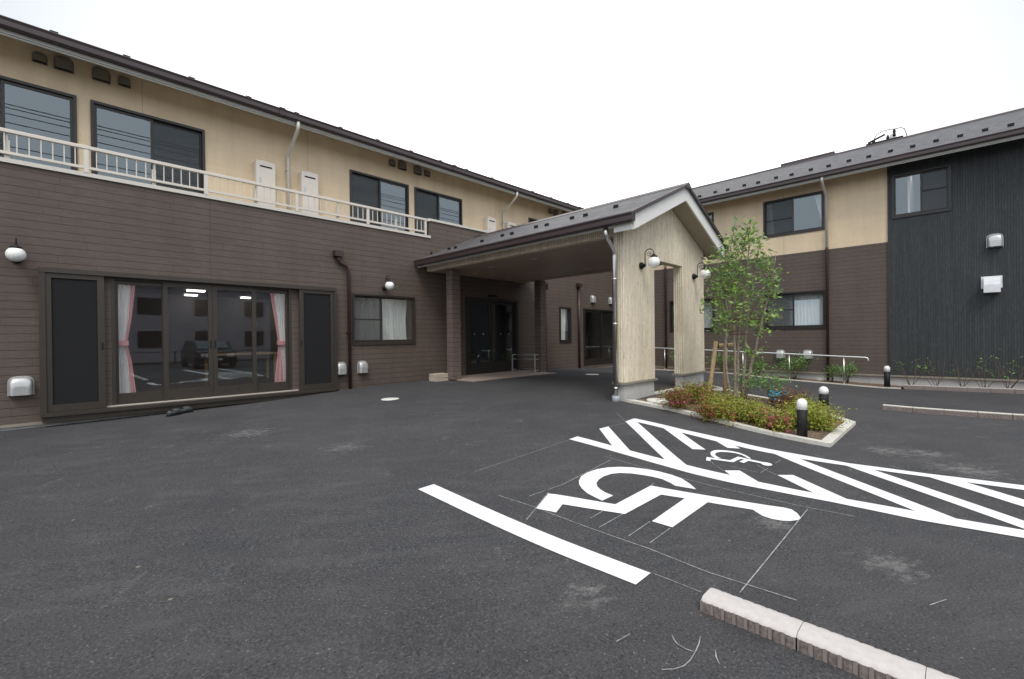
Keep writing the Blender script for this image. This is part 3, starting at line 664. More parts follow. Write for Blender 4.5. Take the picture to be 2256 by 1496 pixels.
# right wing gutter outlets and downpipes: beige above, brown below
for px_, x2 in ((1811, 1823.5), (1455, 1468.5)):
    a = my(x2, 600); cz = 2.66
    up_ = obj('upper_downpipe', MB().tube([(16.38,a,4.76),(16.38,a,4.66),(16.42,a,4.6),(16.98,a,4.3),(17.02,a,4.24),(17.02,a,cz+.03)], .037, 10), M['cap'], rw)
    dn = obj('downpipe', MB().tube([(17.02,a,cz+.05),(17.02,a,cz),(17.02,a,-1.5)], .04, 10), M['pipebrown'], rw)
    obj('pipe_bracket', MB().box(16.97, 17.12, a-.05, a+.05, 1.0, 1.02), M['pipebrown'], dn)
# snow guards on the right roof: placed on the slope
def on_roof(x, y):
    d = ray(x, y); s = .4; t = (4.90-s*16.4)/(d[2]-s*d[0]); return d*t
def guard(par, p, s, F):
    u, v, z = p
    if F == 'R': b = MB().box(u-.02, u+.01, v-.06, v+.06, z-.03, z+.075).box(u-.02, u+.12, v-.05, v+.05, z+.01, z+.02)
    else: b = MB().box(u-.015, u+.01, v-.05, v+.05, z-.03, z+.055).box(u-.01, u+.09, v-.04, v+.04, z+.005, z+.015)
    obj('snow_guard', b, M['black'], par)
for x, y in [(1650+a/3.7228, 220+c/3.7228) for a, c in ((75,680),(223,640),(350,615),(508,574),(654,544),(820,502),(983,468),(1161,423),(1343,385),(1535,339),(1732,299),(1937,251),(2148,210))] + \
            [(1500+a/7.48, 380+c/7.48) for a, c in ((310,395),(567,326),(773,286),(1045,214),(1275,168))]:
    p = on_roof(x, y+2); guard(rfr, (p[0], p[1], 4.90+.4*(p[0]-16.4)), .4, 'R')
# ridge capping
obj('ridge_cap', MB().prism([(-4.73,6.86+.03),(-4.85,6.93+.26-.06+.06-.13),(-4.97,6.86+.03),(-4.97,6.83),(-4.73,6.83)], lambda p, q, t: RW(t, p, q+ (ztr(-4.85)-6.99)), -9, 10.1), M['gutter'], rfr)

# further roof seen just over the ridge
fr_ = thing('neighbouring_roof', 'dark flat edge of another roof showing over the ridge of the right wing', 'roof', (24, 4.5, -1.4))
p0, p1 = pu(1720, 362, 25.5), pu(1838, 334, 25.5)
b = MB().box(25.5, 29, p1[1], p0[1], (p0[2]+p1[2])/2-.3, (p0[2]+p1[2])/2+.02); obj('roof_slab', b, M['gutter'], fr_)
b = MB().box(25.8, 28.8, p1[1]+.2, p0[1]-.2, -1.45, (p0[2]+p1[2])/2-.3); obj('wall', b, M['housewall'], fr_)
# pole head with insulators and cables beyond the ridge
pp = pu(1968, 300, 30); ph_ = thing('utility_pole', 'top of a utility pole with insulators and looping cables behind the slate roof', 'utility pole', (30, float(pp[1]), -1.45))
zt_ = float(pp[2]); yv = float(pp[1])
obj('pole', MB().tube([(30,yv,-1.45),(30,yv,zt_+.1)], .13, 10), M['concrete'], ph_)
b = MB()
for x, y, r in ((1970,290,.075),(1956,304,.08),(1925,314,.08),(1980,308,.06)):
    q = pu(x, y, 29.9); b.lathe([(.03,-.25),(r,-.2),(r*.6,-.1),(r,0),(r*.6,.1),(.03,.15)], q, 10)
q0 = pu(1908, 320, 29.9); q1 = pu(1990, 300, 29.9); b.tube([q0, q1], .05, 8)
q0 = pu(1912, 316, 29.9); q1 = pu(1950, 296, 29.9); b.tube([q0, q1], .05, 8)
obj('insulator', b, M['black'], ph_)
b = MB(); pts = [(1926,306),(1932,296),(1945,289),(1960,285),(1972,284),(1984,281),(1992,283),(1996,292),(1998,300)]
b.tube([pu(x, y, 29.9) for x, y in pts], .02, 6); obj('cable', b, M['cable'], ph_)

# ================================================================== PORCH
po = thing('entrance_porch', 'gabled carport porch with cream streaked siding, slate roof and two lamp-lit piers', 'porch', (8.75, 6, -1.2))
GV = 4.137; PF = lambda p, q, t: (p, t, q)
zu = lambda u: 2.65 - .44*abs(u-8.75)          # underside of the sloped soffit
gw = [(7.0,-.80),(8.115,-.80),(8.12,1.47),(9.355,1.47),(9.355,-.80),(10.5,-.80),(10.5,zu(10.5)),(8.75,zu(8.75)),(7.0,zu(7.0))]
obj('gable_wall', MB().prism(gw, PF, GV, GV+.19), M['cream'], po)
obj('side_beam', MB().box(7.0, 7.14, GV+.191, 10.0, 1.78, 2.0), M['cream'], po)
obj('side_beam', MB().box(10.36, 10.5, GV+.191, 10.0, 1.78, 2.0), M['cream'], po)
obj('porch_ceiling', MB().box(7.145, 10.355, GV+.191, 9.998, 1.782, 1.80), M['porchceil'], po)
obj('ceiling_trim', MB().box(10.358, 10.62, GV+.0, 9.998, 1.755, 1.779), M['porchceil'], po)
RV0 = 3.77; zr = lambda u: 2.96-.44*abs(u-8.75)
for s in (-1, 1):
    ue = 8.75+s*2.08; off = .03 if s < 0 else .0
    rfp = obj('roof_slope', MB().prism([(8.75,zr(8.75)),(ue,zr(ue)),(ue,zr(ue)-.035),(8.75,zr(8.75)-.035)], PF, RV0-.03, 10.0), M['roof'], po)
    obj('rake_board', MB().prism([(8.75,zr(8.75)-.037),(ue-s*.06,zr(ue-s*.06)-.037),(ue-s*.06,zu(ue-s*.06)-.0),(8.75,zu(8.75)+.0)], PF, RV0, RV0+.03), M['white'], po)
    obj('rake_soffit', MB().prism([(8.75,zu(8.75)+.018),(ue-s*.06,zu(ue-s*.06)+.018),(ue-s*.06,zu(ue-s*.06)+.003),(8.75,zu(8.75)+.003)], PF, RV0+.031, GV-.001), M['soffit'], po)
    uw = 8.75+s*1.75
    obj('rake_return', MB().box(ue-s*.06, ue-s*.03, RV0+.031, GV+.0, zu(ue-s*.06)+.001, 1.844), M['white'], po)
    obj('rake_soffit', MB().box(min(uw, ue-s*.06), max(uw, ue-s*.06), GV+.001, GV+.19, 1.83, 1.844), M['fascia'], po) if 0 else None
    obj('eave_soffit', MB().prism([(uw+s*.001,1.955),(ue-s*.06,1.856),(ue-s*.06,1.87),(uw+s*.001,1.97)], PF, GV+.195, 10.0), M['fascia'], po)
    obj('fascia_board', MB().box(ue-s*.06, ue-s*.03, RV0+.031, 10.0, 1.845, zr(ue)-.04), M['fascia'], po)
    for k, nm in ((0,'rake_flashing'),):
        obj(nm, MB().prism([(8.75,zr(8.75)+.012),(ue,zr(ue)+.012),(ue,zr(ue)-.05),(8.75,zr(8.75)-.05)], PF, RV0-.05, RV0-.031), M['gutter'], po)
    gx = ue + s*.0; zg = zr(ue)+.0
    prof = [(gx-s*.03, zg-.04), (gx+s*.09, zg-.02), (gx+s*.1, zg-.04), (gx+s*.085, zg-.08), (gx+s*.085, zg-.15), (gx+s*.07, zg-.165), (gx-s*.025, zg-.165)]
    gp_ = obj('gutter', MB().prism(prof, PF, RV0-.04, 9.95), M['gutter'], po)
    if s < 0: left_roof = rfp
obj('ridge_cap', MB().prism([(8.63,zr(8.63)+.01),(8.75,zr(8.75)+.035),(8.87,zr(8.87)+.01),(8.87,zr(8.87)-.03),(8.63,zr(8.63)-.03)], PF, RV0-.06, 10.0), M['gutter'], po)
def on_porch(x, y):
    d = ray(x, y); s = .44; c = 2.96-.44*8.75; t = c/(d[2]-s*d[0]); return d*t
for x, y in [(1050+a/7.48, 400+c/7.48) for a, c in ((90,985),(425,892),(582,862),(980,750),(1157,718),(1572,605),(1795,560))]+[(1356.9,455.9),(989.5,548.4),(1003.5,545.7),(949.8,558.7)]:
    p = on_porch(x, y+2); guard(left_roof, (p[0], p[1], 2.96-.44*(8.75-p[0])), .44, 'P')
for x, y in ((1045.8,602),(1081.5,588),(1084,607),(1118,611.4),(1176,570.7),(1202,605.5),(1291,548.8),(1294,592)):
    p = pz(x, y, 1.78); obj('downlight', MB().lathe([(.001,.006),(.085,.006),(.09,-.002),(.085,-.006),(.07,-.004),(.001,-.003)], (p[0], p[1], 1.777), 20), M['fascia'], po)
for a0, a1 in ((7.0, 8.115), (9.355, 10.5)):
    obj('pier_flashing', MB().bbox(a0-.04, a1+.04, GV-.04, GV+.23, -.845, -.802, .008), M['flash'], po)
    obj('pier_footing', MB().bbox(a0+.02, a1-.02, GV+.01, GV+.18, -1.6, -.846, .008), M['concrete'], po)
for a0 in (7.15, 10.5):
    vc = 9.13 if a0 < 8 else 9.08
    obj('column', MB().box(a0, a0+.26, vc, vc+.24, h(a0, vc)-.1 if a0 > 9 else -1.045, 1.779 if a0 < 8 else 1.754), M['brown2'], po)
a = 10.5+.3; zb_ = h(a, 9.2)
hd = MB().box(a-.02,a+.1,9.1,9.24,1.5,1.68).tube([(a+.04,9.17,1.5),(a+.04,9.17,zb_-.05)], .035, 10); obj('downpipe', hd, M['pipebrown'], po)
# stainless downpipe at the near pier
q = [pu(1333.5, 493, 6.62), ]
u0, v0_, zt0 = 6.70, float(pu(1333.5, 500, 6.66)[1]), 1.86
pf = pu(1357, 880, 6.9); uf, vf = 6.9, float(pf[1])
zf = h(uf, vf)
b = MB().tube([(u0-.02,v0_,zt0),(u0-.02,v0_,zt0-.12),(u0,v0_,zt0-.17),(u0+.05,v0_+.0,zt0-.22),(uf-.05,vf+.0,1.52),(uf,vf,1.46),(uf,vf,1.40),(uf,vf,zf+.08)], .043, 14)
dp = obj('downpipe', b, M['steel'], po, label='stainless steel downpipe on the near pier')
obj('pipe_shoe', MB().lathe([(.001,0),(.068,0),(.068,.12),(.05,.125),(.001,.125)], (uf, vf, zf-.02), 20), M['grayplastic'], dp)
for z in (1.0, .22, -.9):
    obj('pipe_clip', MB().tube([(uf,vf,z),(uf+.1,vf+.02,z)], .012, 8).lathe([(.047,-.02),(.047,.02)], (uf, vf, z), 16), M['steel'], dp)

# ================================================================== things on the walls
def arch(wd, ht, k=10):                                # arch outline: straight sides, rounded shoulders
    o = [(-wd/2, -ht/2)]
    for i in range(2*k+1):
        a = math.pi-math.pi*i/(2*k); c_, s_ = math.cos(a), math.sin(a)
        o.append((wd/2*math.copysign(abs(c_)**.62, c_), ht*.02+ht*.48*abs(s_)**.62))
    return o+[(wd/2, -ht/2)]
def vent_mesh(wd, ht, dp):                             # hood: arched shell bulging out, open below; -y outwards
    b = MB(); secs = [(0,1.0,1.0),(.35,.99,.985),(.62,.95,.93),(.82,.87,.82),(.94,.76,.66),(1.0,.62,.48)]; V = []; n_ = None
    for d, sx, sz in secs:
        o = arch(wd*sx, ht, 10); n_ = len(o)
        for x, z in o: V.append((x, -dp*d, -ht/2+(z+ht/2)*sz))
    F_ = [(i*n_+j, i*n_+j+1, (i+1)*n_+j+1, (i+1)*n_+j) for i in range(len(secs)-1) for j in range(n_-1)]
    b.add(V, F_, True); k0 = (len(secs)-1)*n_
    b.add([V[k0+j] for j in range(n_)], [tuple(range(n_))], True); return b
def vent(label, pos, wd, ht, dp, mat, wallax, group, name='vent_hood'):
    """pos = wall point (centre of hood)"""
    t = thing(name, label, 'vent hood', pos, group)
    b = vent_mesh(wd, ht, dp); lip = MB().prism(arch(wd*1.08, ht*1.05), lambda p, q, t_: (p, t_, q), -.012, 0)
    op = MB().add([(-wd*.46,-dp*.9,-ht*.485),(wd*.46,-dp*.9,-ht*.485),(wd*.46,-.005,-ht*.485),(-wd*.46,-.005,-ht*.485)], [(0,1,2,3)])  # black sheet standing in for the shade inside the hood
    def place(q):
        if wallax == 'U': q.v = [(y, x, z) for x, y, z in q.v]
        q.v = [(x+pos[0], y+pos[1], z+pos[2]) for x, y, z in q.v]; return q
    obj('hood', place(b), M[mat], t); obj('back_plate', place(lip), M[mat], t); obj('opening', place(op), M['blackhole'], t)
    return t
def vat(x0, y0, x1, y1, v):
    p, q = pv(x0, (y0+y1)/2, v), pv(x1, (y0+y1)/2, v); cz = (pv((x0+x1)/2, y0, v)[2]+pv((x0+x1)/2, y1, v)[2])/2
    return ((p[0]+q[0])/2, float(cz), abs(q[0]-p[0]), abs(pv((x0+x1)/2, y0, v)[2]-pv((x0+x1)/2, y1, v)[2]))
ug = 'dark vent hoods under the left eaves'
names4 = ['first', 'second', 'third', 'fourth']
for grp, wh in (([(69,109,105.5,141.7),(118,118,163,160),(202.5,143.7,244.6,182.5),(258,163.8,290,193)], 'above the two leftmost upstairs windows'),
                ([(857.6,348,872.2,367.5),(877.8,351.4,897,376),(912.5,362.9,930.2,386.2),(935.2,372,948.8,390)], 'above the middle pair of upstairs windows'),
                ([(1209,457.5,1217.8,470.9),(1219.5,460,1231.5,477),(1238,464,1251,480),(1252,469,1262,483)], 'just over the porch roof')):
    for k, q in enumerate(grp):
        a_, z_, w_, h_ = vat(*q, 10.82)
        sz = 'small' if k in (0, 3) else 'larger'
        wd = .17 if k in (0, 3) else .23
        vent(f'{sz} dark grey vent hood, {names4[k]} from left {wh}', (a_, 10.869, z_), wd, wd*1.02, .1, 'ventdark', 'V', ug)
lg = 'silver vent hoods low on the left wall'
for q, lb in (((14.5,828.7,70,872.5),'wide silver vent hood low on the wall left of the terrace door'), ((741,797,765.8,825.5),'silver vent hood between the terrace door and the brown downpipe'),
              ((789,795,813,821.8),'silver vent hood under the office window, right of the brown downpipe'), ((1302,650,1314.5,667),'silver vent hood above the left half of the far glass door'),
              ((1344,655,1351,669),'silver vent hood above the far glass door, partly behind the near pier')):
    a_, z_, w_, h_ = vat(*q, 9.93); wd = .25 if 'wide' in lb else .235
    if q[0] < 20: wd = .255; a_ += .015
    vent(lb, (a_, 9.999, z_), wd, .275, .12, 'vent', 'V', lg)
for q, lb, mt_, wd, ht in (((1707,770,1729,790),'silver vent hood low on the right wall, nearer the tree','vent',.26,.27), ((1768,771,1789,790),'silver vent hood low on the right wall, nearer its brown downpipe','vent',.26,.27),
              ((2176,516.8,2208,541),'silver vent hood high on the charcoal wall','vent',.28,.33)):
    F0 = 17.119 if q[0] < 2000 else 17.079
    p = pu((q[0]+q[2])/2, (q[1]+q[3])/2, F0-.08); vent(lb, (F0, float(p[1]), float(p[2])), wd, ht, .14, mt_, 'U', 'vent hoods on the right wing')
p = pu(2185, 626, 17.0); t = thing('vent_hood', 'boxy white vent hood with side flanges below the silver one on the charcoal wall', 'vent hood', (17.08, p[1], p[2]), 'vent hoods on the right wing')
ya, za = float(p[1]), float(p[2])
obj('back_plate', MB().box(17.05, 17.079, ya-.19, ya+.19, za-.1, za+.21), M['ventwhite'], t)
obj('hood', MB().prism([(17.049,za+.17),(16.95,za+.15),(16.86,za+.08),(16.83,za-.02),(16.83,za-.22),(16.85,za-.22),(16.85,za-.03),(16.87,za+.06),(16.955,za+.125),(17.049,za+.14)], lambda p, q, t_: (p, t_, q), ya-.15, ya+.15)
    .box(16.85,17.049,ya-.15,ya-.135,za-.22,za+.0).box(16.85,17.049,ya+.135,ya+.15,za-.22,za+.0), M['ventwhite'], t)
# water heaters on the upper wall
def heater(a0, label, zt=3.88):
    a1 = a0+.38; t = thing('water_heater', label, 'water heater', (a0+.19, 10.8, 2.9), 'wall mounted water heaters on the balcony')
    obj('casing', MB().bbox(a0, a1, 10.66, 10.869, zt-.98, zt, .012), M['heater'], t)
    obj('exhaust_slot', MB().box(a0+.07, a1-.07, 10.654, 10.661, zt-.13, zt-.1), M['black'], t)
    obj('top_bracket', MB().box(a0+.12, a1-.16, 10.7, 10.86, zt+.001, zt+.03), M['heater'], t)
    obj('front_label', MB().box(a0+.05, a0+.1, 10.656, 10.661, zt-.56, zt-.36), M['vent'], t)
    obj('pipe', MB().tube([(a0+.12,10.76,zt-.97),(a0+.12,10.76,2.46)], .015, 6).tube([(a0+.25,10.76,zt-.97),(a0+.25,10.76,2.46)], .012, 6), M['cap'], t)
heater(3.12, 'ivory water heater left of the first beige downpipe'); heater(4.06, 'ivory water heater right of the first beige downpipe')
heater(9.81, 'ivory water heater above the parapet, left of the second beige downpipe'); heater(10.74, 'ivory water heater right of the second beige downpipe, half behind the porch roof')
# balcony railing
rl = thing('balcony_railing', 'champagne metal balcony railing with thin balusters along the left wing', 'railing', (2, 9.97, 2.74))
yy = 9.985
obj('top_rail', MB().bbox(-9, 6.98, yy-.03, yy+.03, 3.115, 3.17, .008), M['railing'], rl)
obj('bottom_rail', MB().box(-9, 6.92, yy-.018, yy+.018, 2.8, 2.84), M['railing'], rl)
posts = [.433+1.63*k for k in range(-5, 5)]; posts[-1] = 6.954
for p in posts: obj('post', MB().box(p-.03, p+.03, yy-.022, yy+.022, 2.741, 3.114), M['railing'], rl)
for i in range(len(posts)-1):
    if posts[i+1] < -1.5: continue
    for k in range(1, 13):
        a = posts[i]+(posts[i+1]-posts[i])*k/13; obj('baluster', MB().box(a-.007, a+.007, yy-.008, yy+.008, 2.841, 3.114), M['railing'], rl)
obj('end_bracket', MB().box(6.985, 7.084, yy-.02, yy+.02, 3.12, 3.16), M['railing'], rl)
for a, lb in ((-.42,'white laundry pole holder behind the railing at the far left'), (1.3,'white laundry pole holder behind the railing in front of the second upstairs window'),
              (2.92,'slim laundry pole holder by the first water heater'), (4.6,'slim laundry pole holder between the second water heater and the middle windows'), (6.1,'white laundry pole holder behind the railing in front of the middle upstairs window')):
    t = thing('pole_holder', lb, 'pole holder', (a, 10.03, 2.74), 'laundry pole holders on the railing')
    obj('holder_body', MB().box(a-.03, a+.03, 10.01, 10.05, 2.742, 3.02), M['cap'], t); obj('holder_arm', MB().box(a-.012, a+.012, 10.012, 10.03, 3.021, 3.11), M['railing'], t)
# globe lamps
def lamp(base, label):
    t = thing('wall_lamp', label, 'wall lamp', base, 'globe lamps on scroll brackets')
    u, v, z = base
    obj('mount', MB().lathe([(.001,0),(.062,0),(.066,-.02),(.05,-.05),(.02,-.06),(.001,-.06)], (u, v, z), 20, axis='y').lathe([(.001,-.05),(.03,-.05),(.032,-.09),(.018,-.1),(.001,-.1)], (u, v, z), 14, axis='y'), M['black'], t)
    arc = [(u, v-.085, z-.03), (u, v-.09, z+.02), (u, v-.09, z+.17)]
    for k in range(9): a = math.pi-math.pi*k/8; arc.append((u, v-.175-.085*math.cos(a)*1 , z+.2+.085*math.sin(a)))
    arc.append((u, v-.26, z+.165))
    arc = [(p[0], p[1], p[2]) for p in arc]
    obj('arm', MB().tube(arc, .0085, 8), M['black'], t)
    sc = []
    for k in range(22): a = k/21*3.6*math.pi; r = .05*(1-k/21*.78); sc.append((u, v-.17+r*math.cos(a), z+.19+r*math.sin(a)))
    obj('scroll', MB().tube(sc, .004, 6), M['black'], t)
    obj('cap', MB().lathe([(.001,.05),(.02,.05),(.03,.03),(.062,.012),(.066,-.02),(.001,-.02)], (u, v-.26, z+.135), 20), M['black'], t)
    prof = [(.106*math.sin(math.pi*k/18)+.0001, .106*math.cos(math.pi*k/18)) for k in range(19)]
    obj('globe', MB().lathe(prof, (u, v-.26, z+.035), 28), M['globe'], t)
lamp((-.338, 9.999, 1.262), 'white globe lamp above the silver vent at the far left of the brown wall')
lamp((5.733, 9.999, 1.258), 'white globe lamp above the office window')
lamp((7.6, GV-.001, 1.294), 'white globe lamp left of the porch opening')
lamp((9.925, GV-.001, 1.299), 'white globe lamp right of the porch opening, by the tree')

# curtains
c = thing('curtain', 'long white curtain with pink lining tied back at the left of the terrace door', 'curtain', (1.0, 10.35, -1.0), 'tied back curtains of the terrace door')
def ce(pts, v): return [(float(pv(x, y, v)[2]), float(pv(x, y, v)[0]), float(pv(x2, y, v)[0])) for y, x, x2 in pts]
V_ = 10.2; CF = mapV(V_)
L1 = ce([(612,250,290),(700,252,284),(757,256,276),(800,254,282),(873,256,290)], V_); L2 = ce([(612,289,300),(700,283,290),(757,275,280),(800,282,291),(873,289,301)], V_)
obj('white_cloth', curtain(MB(), CF, L1, 0, 5, .012, 24, 1), M['curtain'], c, recalc=False); obj('pink_lining', curtain(MB(), CF, L2, .008, 2, .01, 24, 2), M['pink'], c, recalc=False)
zt_ = float(pv(266, 757, V_)[2]); a0, a1 = px(254, V_, 757), px(283, V_, 757)
obj('tieback', MB().bbox(a0, a1, V_-.06, V_+.05, zt_-.04, zt_+.05, .015), M['pink'], c)
c = thing('curtain', 'long white curtain with pink lining tied back at the right of the terrace door', 'curtain', (3.5, 10.35, -1.0), 'tied back curtains of the terrace door')
L1 = ce([(636,600,628),(700,610,629),(757,616,630),(800,622,634),(850,626,636)], V_); L2 = ce([(636,592,602),(700,604,611),(757,613,618),(800,609,624),(850,604,628)], V_)
obj('white_cloth', curtain(MB(), CF, L1, 0, 4, .012, 24, 3), M['curtain'], c, recalc=False); obj('pink_lining', curtain(MB(), CF, L2, .008, 2, .01, 24, 4), M['pink'], c, recalc=False)
zt_ = float(pv(622, 756, V_)[2]); a0, a1 = px(611, V_, 756), px(632, V_, 756)
obj('tieback', MB().bbox(a0, a1, V_-.06, V_+.05, zt_-.04, zt_+.05, .015), M['pink'], c)
def flat_curtain(F, edges, label, waves, seed, name='curtain', d=-.22):
    o = obj(name, curtain(MB(), F, edges, d, waves, .011, 14, seed), M['curtain'], None, recalc=False); return tag(o, label, 'curtain', 'plain white curtains in windows')
flat_curtain(LW, [(1.05,4.9,6.52),(.5,4.9,6.46),(-.1,4.9,6.5)], 'drawn white curtains filling the office window', 20, 5)
flat_curtain(LW, [(1.05,12.6,13.06),(-.16,12.6,13.02)], 'white curtain in the narrow window beside the far downpipe', 5, 6, d=-.1)
flat_curtain(RW, [(1.34,2.95,4.7),(.2,2.95,4.7)], 'drawn white curtains in the ground floor window behind the tree', 18, 7)
flat_curtain(RW, [(1.33,6.4,7.2),(.2,6.4,7.2)], 'white curtain in the ground floor window between porch pier and tree', 9, 8)
flat_curtain(RW, [(4.5,3.0,3.28),(4.0,3.0,3.16),(3.4,3.0,3.04)], 'white curtain gathered at the right edge of the upstairs beige-wall window', 4, 9)
flat_curtain(RW, [(4.5,4.5,4.68),(3.35,4.42,4.68)], 'white curtain gathered at the left edge of the upstairs beige-wall window', 3, 10)

# ================================================================== ground markings
def subdiv_poly(poly, zoff, maxe=.18):
    bm = bmesh.new(); vs = [bm.verts.new((p[0], p[1], 0)) for p in poly]
    tri = tessellate_polygon([[Vector((p[0], p[1], 0)) for p in poly]])
    for t in tri:
        try: bm.faces.new([vs[i] for i in t])
        except ValueError: pass
    for _ in range(6):
        es = [e for e in bm.edges if e.calc_length() > maxe]
        if not es: break
        bmesh.ops.subdivide_edges(bm, edges=es, cuts=1, use_grid_fill=False)
        bmesh.ops.triangulate(bm, faces=bm.faces[:])
    bmesh.ops.recalc_face_normals(bm, faces=bm.faces[:])
    for q in bm.verts: q.co.z = h(q.co.x, q.co.y)+zoff
    if sum(f.normal.z for f in bm.faces) < 0: bmesh.ops.reverse_faces(bm, faces=bm.faces[:])
    return bm
def G(pts, o, s): return [gp(o[0]+x/s, o[1]+y/s)[:2] for x, y in pts]
def strip(a, b, wd):
    a = np.array(a[:2]); b = np.array(b[:2]); d = b-a; n_ = np.array([-d[1], d[0]])/np.linalg.norm(d)*wd/2; return [a+n_, b+n_, b-n_, a-n_]
b = MB().frombm(subdiv_poly([(2.18,3.285),(2.345,3.285),(2.345,1.235),(2.18,1.235)], .005))
tag(obj('parking_line', b, M['white_paint'], recalc=False), 'thick white parking line on the asphalt leading to the rough kerb', 'road marking')
# hatched no-parking zone
hz = thing('hatched_marking', 'white diagonal hatched zone painted between the bay and the planter', 'road marking', (5, 0, -1.33))
BL, CL = (4.315, 4.46), (5.64, 5.79)
def traced(up_, lo_, vend=-6.):
    U_ = [gp(x, y)[:2] for x, y in up_]; L_ = [gp(x, y)[:2] for x, y in lo_]
    for Q in (U_, L_):
        um = float(np.mean([q[0] for q in Q[-3:]])); Q.append(np.array([um, vend]))
    return subdiv_poly(list(U_)+list(L_)[::-1], .005)
BU = [(1272.3,962.2),(1349.5,983),(1389.8,994),(1467,1014),(1514.3,1025.6),(1608.8,1047.5),(1671,1062.5),(1760,1081),(1865,1100.3),(2017,1127.5),(2107,1144),(2256,1169.5)]
BLO = [(1253.8,968.5),(1355.2,996.3),(1482,1032.5),(1620,1066.5),(1760,1093.6),(1828.2,1106.3),(2024,1147),(2256,1186.8)]
CU = [(1397.9,922.4),(1500,945.8),(1606.5,969),(1760,1002),(1874,1022),(2047,1045),(2256,1070.6)]
CLO = [(1377.8,929.5),(1406,931),(1466,945.4),(1502.8,954),(1576.5,972.6),(1622.6,983),(1706.8,1001),(1760,1011),(1865,1027),(1927,1036),(2045,1052),(2128,1063.4),(2256,1080.7)]
obj('edge_line', MB().frombm(traced(BU, BLO)), M['white_paint'], hz, recalc=False)
obj('edge_line', MB().frombm(traced(CU, CLO)), M['white_paint'], hz, recalc=False)
o4, s4, o5 = (1240, 900), 4.3385, (1736, 980)
def F4(*p): return [(o4[0]+x/s4, o4[1]+y/s4) for x, y in p]
def F5(*p): return [(o5[0]+x/s4, o5[1]+y/s4) for x, y in p]
st = [F4((348,197),(435,175),(650,415),(480,370)), F4((598,128),(685,97),(1190,550),(985,500)), F4((960,190),(1130,232),(1365,397),(1240,392)),
      F4((1545,597),(1690,597),(1870,705),(1600,640)), F4((1450,306),(1630,350),(1695,387),(1575,380)), F4((2050,640),(2200,640))+F5((560,522),(240,462)),
      F4((2010,432))+F5((95,130),(1610,712),(1220,640))]
polys = [[gp(x, y)[:2] for x, y in q] for q in st]
d_ = np.array(polys[-1][2])-np.array(polys[-1][1]); d_ /= np.linalg.norm(d_)
for tops in (F5((560,205),(820,243)), F5((1340,310),(1700,362))):
    a, c_ = [np.array(gp(x, y)[:2]) for x, y in tops]
    k1 = (BL[1]+.01-a[0])/d_[0]; k2 = (BL[1]+.01-c_[0])/d_[0]; polys.append([a, c_, c_+d_*k2, a+d_*k1])
sp_ = polys[-1][0]-polys[-2][0]
for k in (1, 2, 3): polys.append([np.array(q)+sp_*k for q in polys[8]])
def clipu(q): return [(min(max(p[0], BL[0]+.03), CL[1]-.03), p[1]) for p in q]
for q in polys: obj('stripe', MB().frombm(subdiv_poly(clipu(q), .0052)), M['white_paint'], hz, recalc=False)
# big wheelchair symbol
R1, R2 = (1160, 1010), (1460, 1010); s7 = 7.05
big = thing('wheelchair_symbol', 'large white wheelchair symbol painted in the accessible parking bay', 'road marking', (3.3, 2, -1.33), 'painted wheelchair symbols')
A1 = [(1175,665),(1050,605),(940,545),(860,475),(818,410),(815,350),(850,285),(940,228),(1090,175),(1270,145),(1450,138),(1650,146),(1850,172),(2050,207),(2256,262)]
A2 = [(300,322),(420,400),(520,487),(195,433)]
A3 = [(2230,385),(2110,330),(1950,290),(1800,264),(1620,240),(1450,233),(1320,246),(1200,285),(1120,338),(1085,390),(1098,440),(1150,492),(1230,540),(1345,585)]
arc = G(A1, R1, s7)+G(A2, R2, s7)+G(A3, R1, s7)
obj('wheel', MB().frombm(subdiv_poly(arc, .005)), M['white_paint'], big, recalc=False)
bd = G([(340,555),(460,566),(700,606),(1380,722),(1930,430)], R1, s7)+G([(800,602),(1600,732),(1880,772),(2000,800),(2090,860),(2140,925),(2110,965),(1980,982),(1850,975),(1700,950),(1550,900),(1460,845),(1400,805),(700,690),(150,1080)], R2, s7)+\
     G([(1950,985)], R1, s7)+G([(345,628)], R2, s7)+G([(2090,570),(1530,872),(560,720),(460,848),(150,785)], R1, s7)
obj('figure', MB().frombm(subdiv_poly(bd, .005)), M['white_paint'], big, recalc=False)
M['chalk'] = plain('chalk', (.3,.3,.29), .9, 0, .5, 30)
def chalk(par, pts, o, s, wd=.0065):
    q = [gp(o[0]+x/s, o[1]+y/s) for x, y in pts]
    for i in range(len(q)-1): obj('chalk_line', MB().frombm(subdiv_poly(strip(q[i], q[i+1], wd), .0042, .25)), M['chalk'], par, recalc=False)
F0 = (0, 0)
for pts in ([(1098,1092),(1175,1117),(1430,1210),(1560,1262),(1755,1324)], [(1780,1122),(1630,1307)], [(1410,1005),(1345,1014),(1240,1068),(1166,1094)] [1:], [(1332,1006),(1440,1037),(1517,1058),(1760,1115),(1885,1139)],
            [(1432,1197),(1476,1165)], [(1385,1182),(1432,1150)], [(1320,1163),(1375,1132)], [(1300,1143),(1328,1127)], [(1208,1086),(1160,1146)], [(1360,1085),(1445,1063)] [:0] or [(1440,1065),(1434,1071)]):
    chalk(big, pts, F0, 1)
sm_ = thing('wheelchair_symbol', 'small white wheelchair symbol painted inside the hatched zone', 'road marking', (5.1, 2, -1.25), 'painted wheelchair symbols')
R3, s12 = (1540, 960), 12.533
arc = G([(455,630),(400,600),(345,565),(315,510),(328,455),(400,418),(520,405),(700,412),(900,435),(1100,475),(1280,545),(1400,612),(1440,655),(1335,628),(1290,595),(1180,540),(1000,490),(800,465),(600,458),(480,478),(440,520),(470,570),(540,608),(620,640)], R3, s12)
